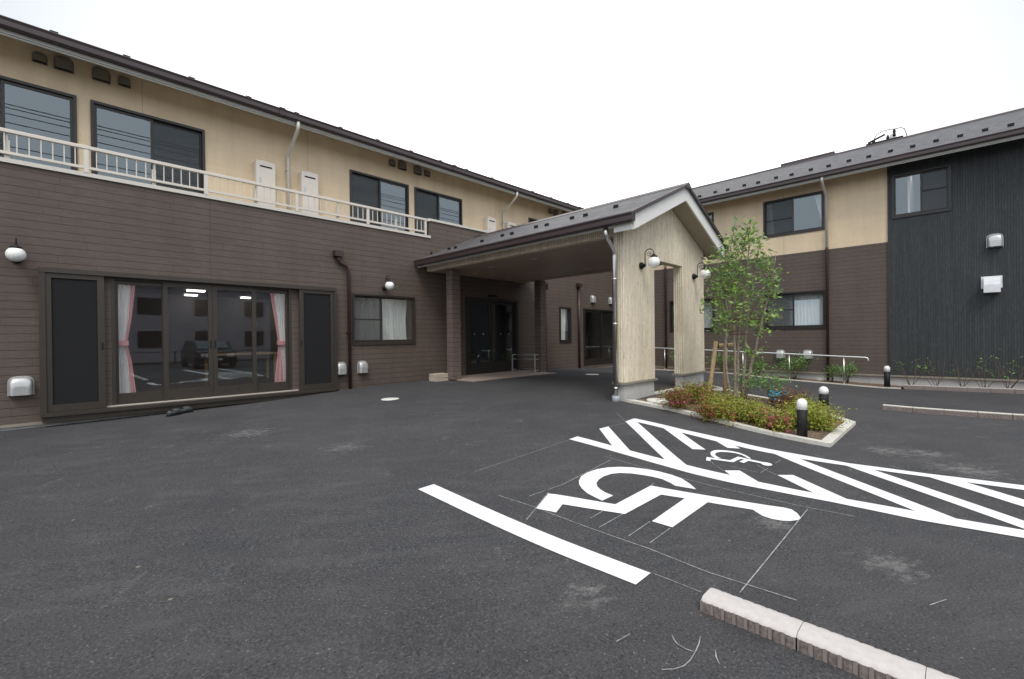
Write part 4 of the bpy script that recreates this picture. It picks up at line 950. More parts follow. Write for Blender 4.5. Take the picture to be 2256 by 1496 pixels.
obj('wheel', MB().frombm(subdiv_poly(arc, .005)), M['white_paint'], sm_, recalc=False)
bd = G([(210,600),(860,690),(1070,590),(1740,735),(1900,755),(1990,782),(2030,820),(1980,842),(1860,840),(1760,815),(1700,772),(1370,705),(1240,765),(1110,730),(1250,662),(1150,652),(940,745),(330,660),(310,712),(195,695)], R3, s12)
obj('figure', MB().frombm(subdiv_poly(bd, .0056)), M['white_paint'], sm_, recalc=False)
for pts in ([(310,715),(430,810)], [(500,855),(680,980)], [(1600,820),(2150,1100)], [(1690,1035),(1910,900)], [(850,845),(1620,1020)], [(2110,765),(2256,680)]): chalk(sm_, pts, R3, s12, .006)
ck = thing('chalk_marks', 'thin chalk snap lines crossing the asphalt beside the painted markings', 'chalk line', (3, 3.3, -1.28))
for pts in ([(1441,1265),(1545,1306)], [(1255,969),(1045,1040)], [(1378,932),(1320,946)], [(1357,908),(1378,930)], [(1958,1025),(1994,1036)], [(2110,1035),(2210,1064)], [(1796,1002),(1815,1009)], [(2048,1335),(2085,1322)], [(1358,1415),(1388,1398)], [(1480,1400),(1485,1411),(1493,1421),(1510,1431),(1531,1439)], [(1543,1404),(1540,1420),(1532,1438),(1521,1456),(1507,1469),(1485,1476),(1458,1477)], [(1576,1433),(1578,1450),(1586,1466)]): chalk(ck, pts, F0, 1, .0045)
# manhole covers
def cover(x, y, r, label, zoff=.004, th=.012):
    p = gp(x, y); z = h(p[0], p[1]); b = MB().lathe([(.001,-.03),(r,-.03),(r,th),(r-.01,th+.004),(.001,th+.004)], (p[0], p[1], z+zoff), 32)
    return tag(obj('manhole_cover', b, M['coverwhite'], recalc=True), label, 'manhole cover', 'round pale drain covers')
cover(860, 879, .17, 'round pale drain cover in the asphalt in front of the terrace wall', 0, .002); cover(1304, 825, .2, 'round pale drain cover in the asphalt near the far glass door', 0, .002)
cover(1450, 890, .19, 'round cream drain cover raised on a grey collar beside the near pier', .045, .03)
cover(1817, 840, .24, 'round white drain cover in the soil strip by the right downpipe', .0, .03)
cover(2248, 855, .24, 'round white drain cover in the soil strip at the right edge', .03, .03); cover(1585, 862, .15, 'pale drain cover in the planter behind the wooden stakes', .02, .02)
# entrance slab
zs = -1.045
sl_ = [pz(930+118, 838.5, zs)[:2], pz(1230, 821, zs)[:2], (11.4, 10.0), (7.3, 10.0), (7.2, float(pz(1005, 830, zs)[1]))]
sp1 = pz(1048, 839, zs); sp2 = pz(1230, 821.5, zs)
vfr = float(sp1[1]); b = MB().prism([(float(sp1[0])-.05, vfr), (float(sp2[0]), vfr), (float(sp2[0]), 10.0), (float(sp1[0])-.05, 10.0)], lambda p, q, t: (p, q, t), -1.3, zs)
struct('entrance_slab', b, M['slab'])

# ================================================================== kerbs
def kerb_run(F, a_list, label, w0, w1, top, base, ribs=None, group=None):
    t = thing('kerb', label, 'kerb', F((a_list[0]+a_list[-1])/2, (w0+w1)/2, base(0)), group)
    return t
# rough parking kerb running towards the camera (along v at u 2.2-2.33)
kt = thing('kerb', 'rough ribbed stone kerb with a pale top continuing the parking line in the foreground', 'kerb', (2.26, 0, -1.33))
rg = rnd(5)
vst = .89; blk = .4; nb = 12
for k in range(nb):
    v1 = vst-k*blk; v0b = v1-blk+.002; zb, ztop = -1.36, -1.265
    sid = MB(); top = MB(); ribs_from = None
    nrib = 8
    for side in (-1, 1):
        uo = 2.19 if side < 0 else 2.325
        for i in range(nrib):
            a = v1-(v1-v0b)*i/nrib; c_ = v1-(v1-v0b)*(i+1)/nrib; gpp = .014
            m_ = 8; rows = 5; V = []; F_ = []
            for r_ in range(rows):
                for j in range(m_+1):
                    tt = j/m_; bul = .009*math.sin(math.pi*tt)**.25 if 0 < tt < 1 else -.003
                    nn = .005*mnoise.noise(Vector((a*23+tt*4, r_*1.7, side*3+k))) if 0 < j < m_ else 0
                    vv = a-gpp/2-(a-c_-gpp)*tt; zz = zb+(ztop-.012-zb)*r_/(rows-1)
                    V.append((uo+side*(bul+nn-(.004 if r_ == rows-1 else 0)), vv, zz))
            for r_ in range(rows-1):
                for j in range(m_): q_ = r_*(m_+1)+j; F_.append((q_, q_+1, q_+m_+2, q_+m_+1))
            sid.add(V, F_, True)
        for i in range(nrib+1):
            vr = min(v1-.004, max(v0b+.004, v1-(v1-v0b)*i/nrib)); ribs_from = ribs_from or []; f0 = len(sid.f); sid.box(2.186 if side < 0 else 2.31, 2.2 if side < 0 else 2.329, vr-.008, vr+.008, zb, ztop-.013); ribs_from += list(range(f0, len(sid.f)))
        sid.box(2.1885 if side < 0 else 2.3, 2.21 if side < 0 else 2.331, v0b, v1, zb, ztop-.014)
    V = []; F_ = []; m_ = 40
    for j in range(m_+1):
        vv = v1-(v1-v0b)*j/m_; tt = (j/m_*nrib) % 1; e1 = .006*math.sin(math.pi*tt)**.25 if 0 < tt < 1 else 0; nn = .003*mnoise.noise(Vector((vv*30, 0, 0)))
        for uo, zz in ((2.19-e1+nn, ztop-.014), (2.196-e1*.8+nn, ztop-.004), (2.215, ztop+.002), (2.30, ztop+.002), (2.319+e1*.8, ztop-.004), (2.325+e1, ztop-.014)): V.append((uo, vv, zz+.0006*mnoise.noise(Vector((uo*60, vv*60, 1)))))
    for j in range(m_):
        for i in range(5): q_ = j*6+i; F_.append((q_, q_+1, q_+7, q_+6))
    top.add(V, F_, True); top.add([V[i] for i in range(6)]+[(2.325, v1, zb), (2.19, v1, zb)], [(0,1,2,3,4,5,6,7)])
    kb = obj('kerb_block', sid, M['kerbbrown'], kt); kb.data.materials.append(M['kerbrib'])
    for fi in ribs_from: kb.data.polygons[fi].material_index = 1
    obj('block_top', top, M['steps'], kb, recalc=True)
# low kerbs at the right
def line_kerb(px_list, u_, wd, hh, label, topmat='steps', sidemat='kerbbrown', end_v=-5):
    vs2 = []
    for x, y in px_list:
        p = pu(x, y, u_) if u_ else gp(x, y); vs2.append(p)
    t = thing('kerb', label, 'kerb', (float(vs2[0][0]), float(vs2[0][1]), float(h(vs2[0][0], vs2[0][1]))))
    for i in range(len(vs2)-1):
        a, c_ = vs2[i], vs2[i+1]
        za = h(a[0], a[1]); zc = h(c_[0], c_[1])
        for (nm, m2, z0_, z1_, gr) in (('kerb_block', sidemat, -.1, hh-.012, 0), ('block_top', topmat, hh-.011, hh, .0)):
            e = .004; V = []
            for q, zz, sg in ((a, za, -e), (c_, zc, e)):
                for du in (-gr, wd+gr):
                    for dz in (z0_, z1_): V.append((float(q[0])+du, float(q[1])+sg, zz+dz))
            bb = MB().add(V, [(0,1,3,2),(4,6,7,5),(0,4,5,1),(2,3,7,6),(1,5,7,3),(0,2,6,4)])
            if nm == 'kerb_block': kb = obj(nm, bb, M[m2], t)
            else: obj(nm, bb, M[m2], kb)
    return t
def ext(lst, vend, n_):
    return lst
K1 = [pz(1944, 903, -1.37)]
def kerb_pts(x0, y0, jo, u_):
    return [(x, y0) for x in [x0]+jo]
line_kerb([(x, 860) for x in (1991,2036,2083.7,2131.8,2183,2236,2300,2375,2470)], 16.2, .12, .11, 'reddish brown kerb of blocks along the charcoal wall planting strip')
line_kerb([(x, 905) for x in (1944,2010.8,2079.7,2153.9,2231.4,2320,2420,2560)], 10.45, .12, .085, 'reddish brown kerb with pale top standing alone in the asphalt at the right', topmat='kerbwhite')
# thin concrete edging of the soil strip
b = MB()
pts = [pu(x, y, 16.2) for x, y in ((1380,812),(1445,815),(1600,823),(1740,838),(1860,848),(1949,856),(1985,858))]
for i in range(len(pts)-1):
    a, c_ = pts[i], pts[i+1]; za, zc = h(a[0], a[1]), h(c_[0], c_[1])
    b.add([(16.2,a[1],za-.1),(16.2,c_[1],zc-.1),(16.2,c_[1],zc+.03),(16.2,a[1],za+.03),(16.26,a[1],za-.1),(16.26,c_[1],zc-.1),(16.26,c_[1],zc+.03),(16.26,a[1],za+.03)], [(0,1,2,3),(7,6,5,4),(3,2,6,7),(0,3,7,4),(1,5,6,2)])
tag(obj('kerb', b, M['kerbwhite']), 'thin pale concrete edging under the handrail along the right wing', 'kerb')
# soil strip
def bumpy(poly, zoff, amp, maxe=.12):
    bm = subdiv_poly(poly, zoff, maxe)
    for q in bm.verts: q.co.z += amp*mnoise.noise(q.co*5)+amp*.6*mnoise.noise(q.co*17)
    return MB().frombm(bm, True)
o = obj('soil_strip', bumpy([(16.265,9.9),(17.1,9.9),(17.1,-7.5),(16.265,-7.5)], .035, .025, .2), M['soil'], recalc=False); o['kind'] = 'structure'
# planter
outer = [gp(1367,886.5)[:2], gp(1600,936)[:2], gp(1830,986)[:2], gp(1885.5,936)[:2], gp(1800,906)[:2], gp(1713,884)[:2], gp(1648,873)[:2], (10.55, 4.1)]
outer = [(float(a), float(c_)) for a, c_ in outer]
outer[0] = (7.0, 4.12)
pl = thing('planter_kerb', 'pale stone kerb edging the triangular planting bed around the tree', 'kerb', (8, 2.5, -1.3))
def inset(poly, dd):
    cx = sum(p[0] for p in poly)/len(poly); cy = sum(p[1] for p in poly)/len(poly); res = []
    n_ = len(poly)
    for i in range(n_):
        a, c_, e_ = np.array(poly[i-1]), np.array(poly[i]), np.array(poly[(i+1) % n_])
        d1 = (c_-a)/np.linalg.norm(c_-a); d2 = (e_-c_)/np.linalg.norm(e_-c_); n1 = np.array([-d1[1], d1[0]]); n2 = np.array([-d2[1], d2[0]])
        if np.dot(n1, np.array([cx, cy])-c_) < 0 and i not in (): pass
        sgn = area_sign; nn = (n1+n2)*sgn; nn /= max(.35, np.dot(nn, nn)/2)
        res.append(tuple(c_+nn*dd))
    return res
ar = sum(outer[i-1][0]*outer[i][1]-outer[i][0]*outer[i-1][1] for i in range(len(outer))); area_sign = 1 if ar > 0 else -1
inner = inset(outer, .12)
for i in range(len(outer)-1):
    a, c_, ia, ic = outer[i], outer[i+1], inner[i], inner[i+1]
    L_ = math.hypot(c_[0]-a[0], c_[1]-a[1]); nseg = max(1, round(L_/.6))
    for k in range(nseg):
        t0, t1 = k/nseg+.002, (k+1)/nseg-.002; lp = lambda p, q, t: (p[0]+(q[0]-p[0])*t, p[1]+(q[1]-p[1])*t)
        q4 = [lp(a, c_, t0), lp(a, c_, t1), lp(ia, ic, t1), lp(ia, ic, t0)]
        zz = [h(*q4[0])+.045, h(*q4[1])+.045]; zz = [zz[0], zz[1], zz[1], zz[0]]
        V = [(p[0], p[1], z-.15) for p, z in zip(q4, zz)]+[(p[0], p[1], z) for p, z in zip(q4, zz)]
        obj('kerb_block', MB().add(V, [(0,3,2,1),(4,5,6,7),(0,1,5,4),(1,2,6,5),(2,3,7,6),(3,0,4,7)]), M['kerbwhite'], pl)
obj('kerb_block', MB().box(8.12, 9.35, GV+.0, GV+.12, -1.4, -1.09), M['kerbwhite'], pl)
so_ = obj('planting_soil', bumpy(inner, .03, .03, .12), M['soil'], recalc=False); so_['kind'] = 'structure'
def soilz(u, v): return h(u, v)+.03

# handrail
hr = thing('handrail', 'silver tubular handrail on posts along the ramp beside the right wing', 'handrail', (16.25, 4, -1.4))
HP = [(1350,764),(1445.4,766.2),(1484,768.2),(1551.7,771),(1659,776),(1738,779.5),(1858.6,785.5),(1906,787.5)]
hp = [pu(x, y, 16.25) for x, y in HP]; e_ = hp[-1]
rail = [tuple(p) for p in hp]+[(16.25, e_[1]-.05, e_[2]-.015), (16.25, e_[1]-.07, e_[2]-.06), (16.25, e_[1]-.07, e_[2]-.11)]
obj('rail', MB().tube(rail, .02, 10), M['railsteel'], hr)
for x in (1364, 1464.5, 1548, 1636.7, 1738.7, 1859):
    q = pu(x, 790, 16.25); vv = float(q[1]); zz = np.interp(-vv, [-p[1] for p in hp], [p[2] for p in hp]); obj('post', MB().tube([(16.25,vv,h(16.25,vv)-.1),(16.25,vv,zz-.05)], .02, 10).tube([(16.25,vv,zz-.06),(16.25,vv,zz-.01)], .01, 8).box(16.24,16.26,vv-.07,vv+.07,zz-.022,zz-.017), M['steel'], hr)

# bollard lights
def bollard(p, label, r=.06, ht=.44):
    t = thing('bollard_light', label, 'bollard', p, 'black bollard lights with white domes')
    zc = p[2]
    obj('post', MB().lathe([(.001,0),(r,0),(r,ht*.69),(.001,ht*.69)], p, 24), M['black'], t)
    prof = [(r+.002, ht*.691), (r+.002, ht*.84)]+[((r+.002)*math.cos(a), ht*.84+(r+.002)*math.sin(a)*1.05) for a in [k*math.pi/2/8 for k in range(1, 8)]]+[(.001, ht*.84+(r+.002)*1.05)]
    obj('dome', MB().lathe(prof, p, 24), M['globe'], t); return t
def boll_at(x, ybase, ytop, label, r, off=.03):
    p = gp(x, ybase); p = (float(p[0]), float(p[1]), h(p[0], p[1])+off)
    dep = float(np.dot(np.array(p), fw)); ht = (ybase-ytop)/FPX*dep; return bollard(p, label, r*dep/FPX, ht)
boll_at(1767.5, 967, 880, 'nearest black bollard light at the tip of the planting bed', 10)
boll_at(1815, 902, 857.5, 'black bollard light on the far side of the planting bed, half behind azaleas', 9)
p = pu(1954.5, 853, 16.35); 
dep = float(np.dot(p, fw)); bollard((16.35, float(p[1]), h(16.35, p[1])+.02), 'black bollard light by the wall where brown siding meets charcoal', 5.4*dep/FPX, 50/FPX*dep)

# ================================================================== plants
def leafcloud(mb, pts, size, rg, nrm=None, asp=.42):
    for p in pts:
        s = size*rg.uniform(.6, 1.25); d = Vector((rg.gauss(0,1), rg.gauss(0,1), rg.gauss(-.15,.6))).normalized(); q = d.cross(Vector((rg.gauss(0,.5), rg.gauss(0,.5), 1))).normalized(); up_ = d.cross(q)
        c0 = Vector(p); w_ = s*asp
        mb.add([c0, c0+d*s*.45+q*w_*.5+up_*s*.06, c0+d*s-up_*s*.08, c0+d*s*.45-q*w_*.5+up_*s*.06], [(0,1,2,3)])
    return mb
def shrub(name, label, cat, p, rx, ry, hz, n, leaf, size, seed, group, flowers=0, fm='flower', stems=10, red=0, ns=9, fpos=None):
    rg = rnd(seed); t = thing(name, label, cat, p, group); P = Vector(p)
    tips = []; size = size*(1.32 if leaf != 'leaf_dark' else 1.25); n = int(n*1.25 if leaf != 'leaf_dark' else n*1.25)
    sb = MB()
    for k in range(stems):
        a = rg.uniform(0, 2*math.pi); r = rg.uniform(.2, 1)**.6; z_ = hz*(1-.35*r*r)*rg.uniform(.72, 1.1)
        e_ = P+Vector((rx*r*math.cos(a), ry*r*math.sin(a), z_)); m_ = P+Vector((rx*r*math.cos(a)*.35, ry*r*math.sin(a)*.35, z_*.45))
        sb.tube([P+Vector((rg.uniform(-.03,.03), rg.uniform(-.03,.03), -.03)), m_, e_], .005, 5, rs=[.008,.005,.002]); tips.append((m_, e_))
    obj('stem', sb, M['twig'], t)
    pts = []; pr_ = []
    for k in range(n):
        m_, e_ = tips[rg.randrange(len(tips))]; f = rg.random()**.45
        q = m_.lerp(e_, f); sp = .055+.03*rg.random()
        (pr_ if rg.random() < red else pts).append(q+Vector((rg.gauss(0,sp*rx*4), rg.gauss(0,sp*ry*4), rg.gauss(0,sp))))
    obj('foliage', leafcloud(MB(), pts, size, rg), M[leaf], t, recalc=False)
    if pr_: obj('foliage', leafcloud(MB(), pr_, size, rg), M['leaf_red'], t, recalc=False, label='reddish leaves of the shrub')
    if flowers:
        fb = MB()
        for k in range(flowers):
            m_, e_ = tips[rg.randrange(max(2, len(tips)//2))]; q = m_.lerp(e_, rg.uniform(.3, .9)); q = q+Vector((rg.gauss(-.03,.06), rg.gauss(-.05,.06), rg.gauss(0,.04)))
            for j in range(5):
                a = j*2*math.pi/5+rg.random(); dd = Vector((math.cos(a)*.7-.3, math.sin(a)*.7-.35, .35+.5*math.sin(a))).normalized(); sd2 = dd.cross(Vector((.5,.5,.6))).normalized()*.009
                fb.add([q, q+dd*.022+sd2*1.4, q+dd*.042, q+dd*.022-sd2*1.4], [(0,1,2,3)])
        obj('blossom', fb, M[fm], t, recalc=False)
    return t
AZ = 'azaleas in the planting bed'
def gpz(x, y): p = gp(x, y); return (float(p[0]), float(p[1]), soilz(p[0], p[1])-.01)
shrub('azalea','azalea with rusty red top leaves and pink blossoms nearest the porch pier','shrub', gpz(1500,906), .30,.26,.30, 1500,'leaf_azalea',.034,11,AZ,24,'flower',16,.75)
shrub('azalea','green azalea directly left of the wooden stakes','shrub', gpz(1545,893), .3,.3,.32, 1500,'leaf_azalea',.034,12,AZ,12,'petal2',16,.45)
shrub('azalea','thin azalea with sparse reddish leaves at the front kerb','shrub', gpz(1560,925), .28,.22,.2, 900,'leaf_azalea',.032,13,AZ,14,'petal2',12,.7)
shrub('azalea','yellow green azalea in front of the tree stems','shrub', gpz(1612,930), .34,.28,.24, 1500,'leaf_azalea',.034,14,AZ,14,'petal2',14,.22)
shrub('azalea','low yellow green azalea right of the tree stems','shrub', gpz(1655,934), .32,.28,.24, 1300,'leaf_azalea',.034,15,AZ,8,'petal2',14,.14)
shrub('azalea','azalea with the brightest pink blossoms left of the near bollard','shrub', gpz(1703,950), .27,.22,.2, 1000,'leaf_azalea',.033,16,AZ,26,'flower',14,.38)
shrub('azalea','green azalea between the teal hose and the near bollard','shrub', gpz(1742,943), .24,.2,.2, 1100,'leaf_azalea',.034,17,AZ,4,'petal2',14,.05)
shrub('azalea','bushy azalea right of the near bollard','shrub', gpz(1795,950), .27,.27,.27, 1700,'leaf_azalea',.034,18,AZ,7,'petal2',16,.06)
shrub('azalea','azalea behind the two bollards','shrub', gpz(1775,917), .3,.26,.19, 1300,'leaf_azalea',.034,19,AZ,4,'petal2',16,.05)
shrub('azalea','withered rust brown azalea behind the teal hose','shrub', gpz(1745,903), .3,.28,.3, 1100,'leaf_brown',.036,20,AZ,0,'flower',16,.0)
shrub('azalea','small azalea behind the tree stems, partly hidden','shrub', gpz(1590,908), .3,.3,.24, 1000,'leaf_azalea',.034,21,AZ,4,'petal2',12,.15)
shrub('azalea','straggly thin azalea at the right corner of the bed','shrub', gpz(1838,935), .16,.16,.2, 130,'leaf_azalea',.03,22,AZ,0,'flower',9,.3)
DK = 'glossy dark leaved shrubs'
def dk(x, y, label, rx, hz, n, seed, pl_=None, sz=.06):
    p = gpz(x, y) if pl_ is None else (16.6, float(pu(x, y, 16.6)[1]), h(16.6, pu(x, y, 16.6)[1])+.03)
    return shrub('broadleaf_shrub', label, 'shrub', p, rx, rx, hz, n, 'leaf_dark', sz, seed, DK, stems=9)
dk(1700,890,'glossy dark leaved shrub behind the teal hose in the bed', .3,.6,210,31)
dk(1640,885,'glossy dark leaved shrub just behind the tree stems', .28,.6,170,32)
dk(1498,815,'dark leaved shrub seen through the porch opening beyond the handrail', .36,.85,380,33,1)
dk(1592,824,'dark leaved shrub between the porch pier and the tree, behind the handrail', .38,.75,420,34,1)
dk(1672,832,'dark leaved shrub under the tree crown behind the handrail', .32,.6,330,35,1)
dk(1752,838,'bushy dark leaved shrub behind the handrail between the two low vents', .45,.75,620,36,1)
dk(1834,843,'slim dark leaved shrub right of the brown downpipe', .2,.6,150,37,1)
dk(1868,846,'dark leaved shrub behind the last handrail post', .32,.65,330,38,1)
def bare(x, y, label, seed, hz=.9):
    p = (16.65, float(pu(x, y, 16.65)[1]), h(16.65, pu(x, y, 16.65)[1])+.03); rg = rnd(seed); t = thing('bare_shrub', label, 'shrub', p, 'newly planted twiggy shrubs'); P = Vector(p); b = MB(); lf = []
    for k in range(5):
        a = rg.uniform(-1, 1); base = P+Vector((0, rg.uniform(-.04,.04), -.02)); q1 = base+Vector((rg.uniform(-.06,.06), a*.22, hz*.35)); q2 = q1+Vector((rg.uniform(-.1,.1), a*.2+rg.uniform(-.08,.08), hz*rg.uniform(.3,.65)))
        b.tube([base, q1, q2], .01, 5, rs=[.009,.005,.002])
        if rg.random() < .6:
            q3 = q1+Vector((rg.uniform(-.1,.1), rg.uniform(-.25,.25), hz*.3)); b.tube([q1, q3], .005, 5, rs=[.004,.002])
        if k % 3 == 0: lf += [q2+Vector((rg.gauss(0,.05), rg.gauss(0,.05), rg.gauss(-.1,.09))) for _ in range(14)]
    obj('stem', b, M['twig'], t); obj('foliage', leafcloud(MB(), lf, .075, rg), M['leaf_dark'], t, recalc=False)
for x, lb, sd_i in ((2008,'first twiggy bare shrub left of the charcoal wall kerb row',41),(2062,'second twiggy bare shrub with a leafy top by the charcoal wall',42),(2118,'third twiggy bare shrub by the charcoal wall',43),(2168,'fourth, nearly leafless twiggy shrub by the charcoal wall',44),(2218,'fifth and tallest twiggy bare shrub by the charcoal wall, right',47)):
    bare(x, 850, lb, sd_i, 1.0 if sd_i == 47 else .85)
# young multi-stem tree
tb = gp(1623, 884); TB = np.array([float(tb[0]), float(tb[1]), soilz(tb[0], tb[1])]); dT = float(np.dot(TB, fw))
tr = thing('young_tree', 'slender multi-stemmed young tree with airy light green foliage beside the porch', 'tree', tuple(TB))
rg = rnd(77)
def tp(x, y, dd=0.): r_ = ray(1520+x/3.478, 470+y/3.478); return Vector(r_*(dT+dd))
stems = [([(318,1425),(285,1260),(270,1060),(283,820),(275,600),(300,350),(345,70)], -.1), ([(350,1430),(345,1200),(340,950),(335,800),(350,560),(390,380),(440,90)], .0), ([(360,1425),(367,1150),(372,900),(410,640),(440,400),(465,130)], .15),
         ([(400,1420),(425,1100),(430,900),(460,600),(540,230)], .1), ([(405,1420),(450,1250),(505,1030),(560,800),(620,560),(655,320)], -.05)]
SP = []
for pts, dd in stems:
    k = len(pts); P3 = []
    for i, (x, y) in enumerate(pts):
        t = i/(k-1); P3.append(tp(x, y, dd*t*2.2))
    fine_ = []
    for i in range(k-1):
        for j in range(5): fine_.append(P3[i].lerp(P3[i+1], j/5)+Vector((rg.gauss(0,.004), rg.gauss(0,.004), 0)))
    fine_.append(P3[-1]); m_ = len(fine_); rs = [.026*(1-i/m_)**.8+.004 for i in range(m_)]
    obj('trunk', MB().tube(fine_, .02, 8, rs=rs), M['bark'], tr); SP.append(fine_)
rows = [(45,325,350),(60,320,480),(130,235,505),(220,190,560),(320,135,665),(400,120,705),(500,150,718),(600,70,695),(650,45,745),(750,75,742),(850,120,645),(900,180,595),(980,330,585),(1040,420,650),(1100,470,600)]
br = MB(); leaves = []
for k in range(240):
    y = rg.choices([70,110,160,220,280,340,400,460,520,580,640,700,760,820,880,940,1000,1060],[1.2,2,4,6,9,10,10,10,10,9,9,9,8,7,5,2.5,1.6,1.6])[0]+rg.uniform(-30,30)
    lo = np.interp(y, [r[0] for r in rows], [r[1] for r in rows]); hi = np.interp(y, [r[0] for r in rows], [r[2] for r in rows])
    x = rg.uniform(lo+8, hi-8)
    if y > 830 and 310 < x < 460 and rg.random() < .6: continue
    dd = rg.gauss(0,.24)
    tip = tp(x, y, dd)
    best = None; bd_ = 1e9
    for s in SP:
        for q in s:
            if q.z < tip.z-.02:
                dist = (q-tip).length+abs((tip.z-q.z)-.22)*.6
                if dist < bd_: bd_, best = dist, q
    if best is None: continue
    mid = best.lerp(tip, .5)+Vector((0,0,.03))
    br.tube([best, mid, tip], .004, 5, rs=[.005,.0035,.0016])
    for j in range(rg.randrange(6, 13)):
        f = rg.uniform(.35, 1.05); q = best.lerp(tip, f) if f < .5 else mid.lerp(tip, min(1, (f-.5)*2))
        leaves.append(q+Vector((rg.gauss(0,.05), rg.gauss(0,.05), rg.gauss(0,.045))))
obj('branch', br, M['bark'], tr); obj('crown', leafcloud(MB(), leaves, .1, rg, asp=.46), M['leaf_tree'], tr, recalc=False)
for (a_, b_, y_) in ((1600,1684,703),(1600,1625,729),(1599,1648,736)):
    obj('tie_cord', MB().tube([Vector(ray(a_, y_)*(dT-.05)), Vector(ray((a_+b_)/2, y_+1)*(dT-.07)), Vector(ray(b_, y_)*(dT-.05))], .009, 6), M['rust'], tr)
# stakes
sk = thing('tree_stake', 'pair of light wooden stakes with a lashed crossbar propping the young tree', 'tree support', gpz(1577, 872))
a0 = gp(1560,873); top1 = ray(1577.5, 752)*float(np.dot(a0, fw)+.1)
obj('stake', MB().tube([(a0[0],a0[1],a0[2]-.1), tuple(top1)], .04, 12), M['wood'], sk)
a1 = gp(1596,866); a1 = a1/np.linalg.norm(a1)*np.linalg.norm(a1)
top2 = ray(1598.5, 756)*float(np.dot(a1, fw))
obj('stake', MB().tube([(a1[0],a1[1],a1[2]-.1), tuple(top2)], .038, 12), M['wood'], sk)
d1_ = float(np.dot(a0, fw)); c0 = ray(1574, 762)*(d1_+.12); c1 = ray(1613, 759)*(d1_+.2)
obj('crossbar', MB().tube([tuple(c0), tuple(c1)], .037, 12), M['wood'], sk)
for x in (1579, 1598): q = ray(x, 761)*(d1_+.13); obj('lashing', MB().tube([tuple(q+rt*-.025), tuple(q+rt*.025)], .046 if x > 1590 else .05, 12), M['rust'], sk)
# garden hose
hb = gp(1713, 897); rg = rnd(9); t = thing('garden_hose', 'coiled teal garden hose lying in the planting bed', 'garden hose', (float(hb[0]), float(hb[1]), soilz(hb[0], hb[1])))
for k in range(6):
    pts = []; r0 = rg.uniform(.1,.24); cx, cy = hb[0]+rg.uniform(-.06,.06), hb[1]+rg.uniform(-.06,.06); el = rg.uniform(.5,.8); ro = rg.uniform(0,3)
    for j in range(25):
        a = j/24*2*math.pi*.97; x_, y_ = r0*math.cos(a), r0*el*math.sin(a); pts.append((cx+x_*math.cos(ro)-y_*math.sin(ro), cy+x_*math.sin(ro)+y_*math.cos(ro), soilz(hb[0], hb[1])+.13+k*.02+.02*math.sin(a*2+k)))
    obj('hose_loop', MB().tube(pts, .013, 8), M['hose'], t)

# ================================================================== small things
def clog(x, y, rz, label, mat='shoe', name='clog', group='pair of dark clogs'):
    p = gp(x, y); z = h(p[0], p[1]); t = thing(name, label, 'shoe', (float(p[0]), float(p[1]), z), group)
    def shoe_pts(): 
        V = []; F_ = []; n_ = 12; secs = [(-.125,.03,.07),(-.11,.042,.085),(-.05,.042,.075),(.0,.047,.11),(.06,.052,.1),(.1,.044,.075),(.125,.022,.04)]
        for xx, w_, hh in secs:
            for j in range(n_): a = 2*math.pi*j/n_; V.append((xx, w_*math.cos(a), hh*.5+hh*.5*math.sin(a) + .01))
        for i in range(len(secs)-1):
            for j in range(n_): F_.append((i*n_+j, i*n_+(j+1) % n_, (i+1)*n_+(j+1) % n_, (i+1)*n_+j))
        F_.append(tuple(range(n_))); F_.append(tuple((len(secs)-1)*n_+j for j in range(n_)))
        return V, F_
    c_, s_ = math.cos(rz), math.sin(rz)
    V, F_ = shoe_pts(); V = [(p[0]+a*c_-b_*s_, p[1]+a*s_+b_*c_, z+d) for a, b_, d in V]; obj('upper', MB().add(V, F_, True), M[mat], t)
    so2 = [(-.13,-.035),(.05,-.052),(.12,-.03),(.13,.0),(.12,.03),(.05,.052),(-.13,.035)]
    obj('sole', MB().prism([(p[0]+a*c_-b_*s_, p[1]+a*s_+b_*c_) for a, b_ in so2], lambda a, b_, t_: (a, b_, t_), z, z+.018), M['black' if mat == 'shoe' else 'sandalb'], t)
    obj('opening', MB().prism([(p[0]+a*c_-b_*s_, p[1]+a*s_+b_*c_) for a, b_ in [(-.1,-.026),(-.02,-.03),(-.02,.03),(-.1,.026)]], lambda a, b_, t_: (a, b_, t_), z+.07, z+.09), M['blackhole'], t)  # black plate painted in for the shaded hollow of the shoe
clog(385, 915, .6, 'left dark grey clog on the asphalt below the terrace door'); clog(408, 910, .4, 'right dark grey clog on the asphalt below the terrace door')
clog(1298, 808.5, 1.2, 'left white sandal outside the far glass door', 'sandal', 'sandal', 'pair of white sandals'); clog(1308, 808, 1.0, 'right white sandal outside the far glass door', 'sandal', 'sandal', 'pair of white sandals')
# stacked boards
bz = None
pb = pz(963, 838, -1.11); bu0, bv0 = 7.1, 9.55
q0 = gp(961, 841); bu, bv = float(q0[0]), float(q0[1]); bz = h(bu, bv)
ang = [0,.02,-.02,.01]
for k, lb in enumerate(('bottom slab of the small stack by the porch column','second slab from the bottom of the small stack','third slab from the bottom of the small stack','top slab of the small stack by the porch column')):
    z0_ = bz+k*.047; c_, s_ = math.cos(ang[k]), math.sin(ang[k]); pts = [(0,0),(.42,0),(.42,.3),(0,.3)]
    pts = [(bu-.0+a*c_-b_*s_, bv+a*s_+b_*c_) for a, b_ in pts]
    tag(obj('paving_slab', MB().prism(pts, lambda a, b_, t_: (a, b_, t_), z0_+.002, z0_+.043), M['board']), 'cream '+lb, 'paving slab', 'stacked cream slabs')
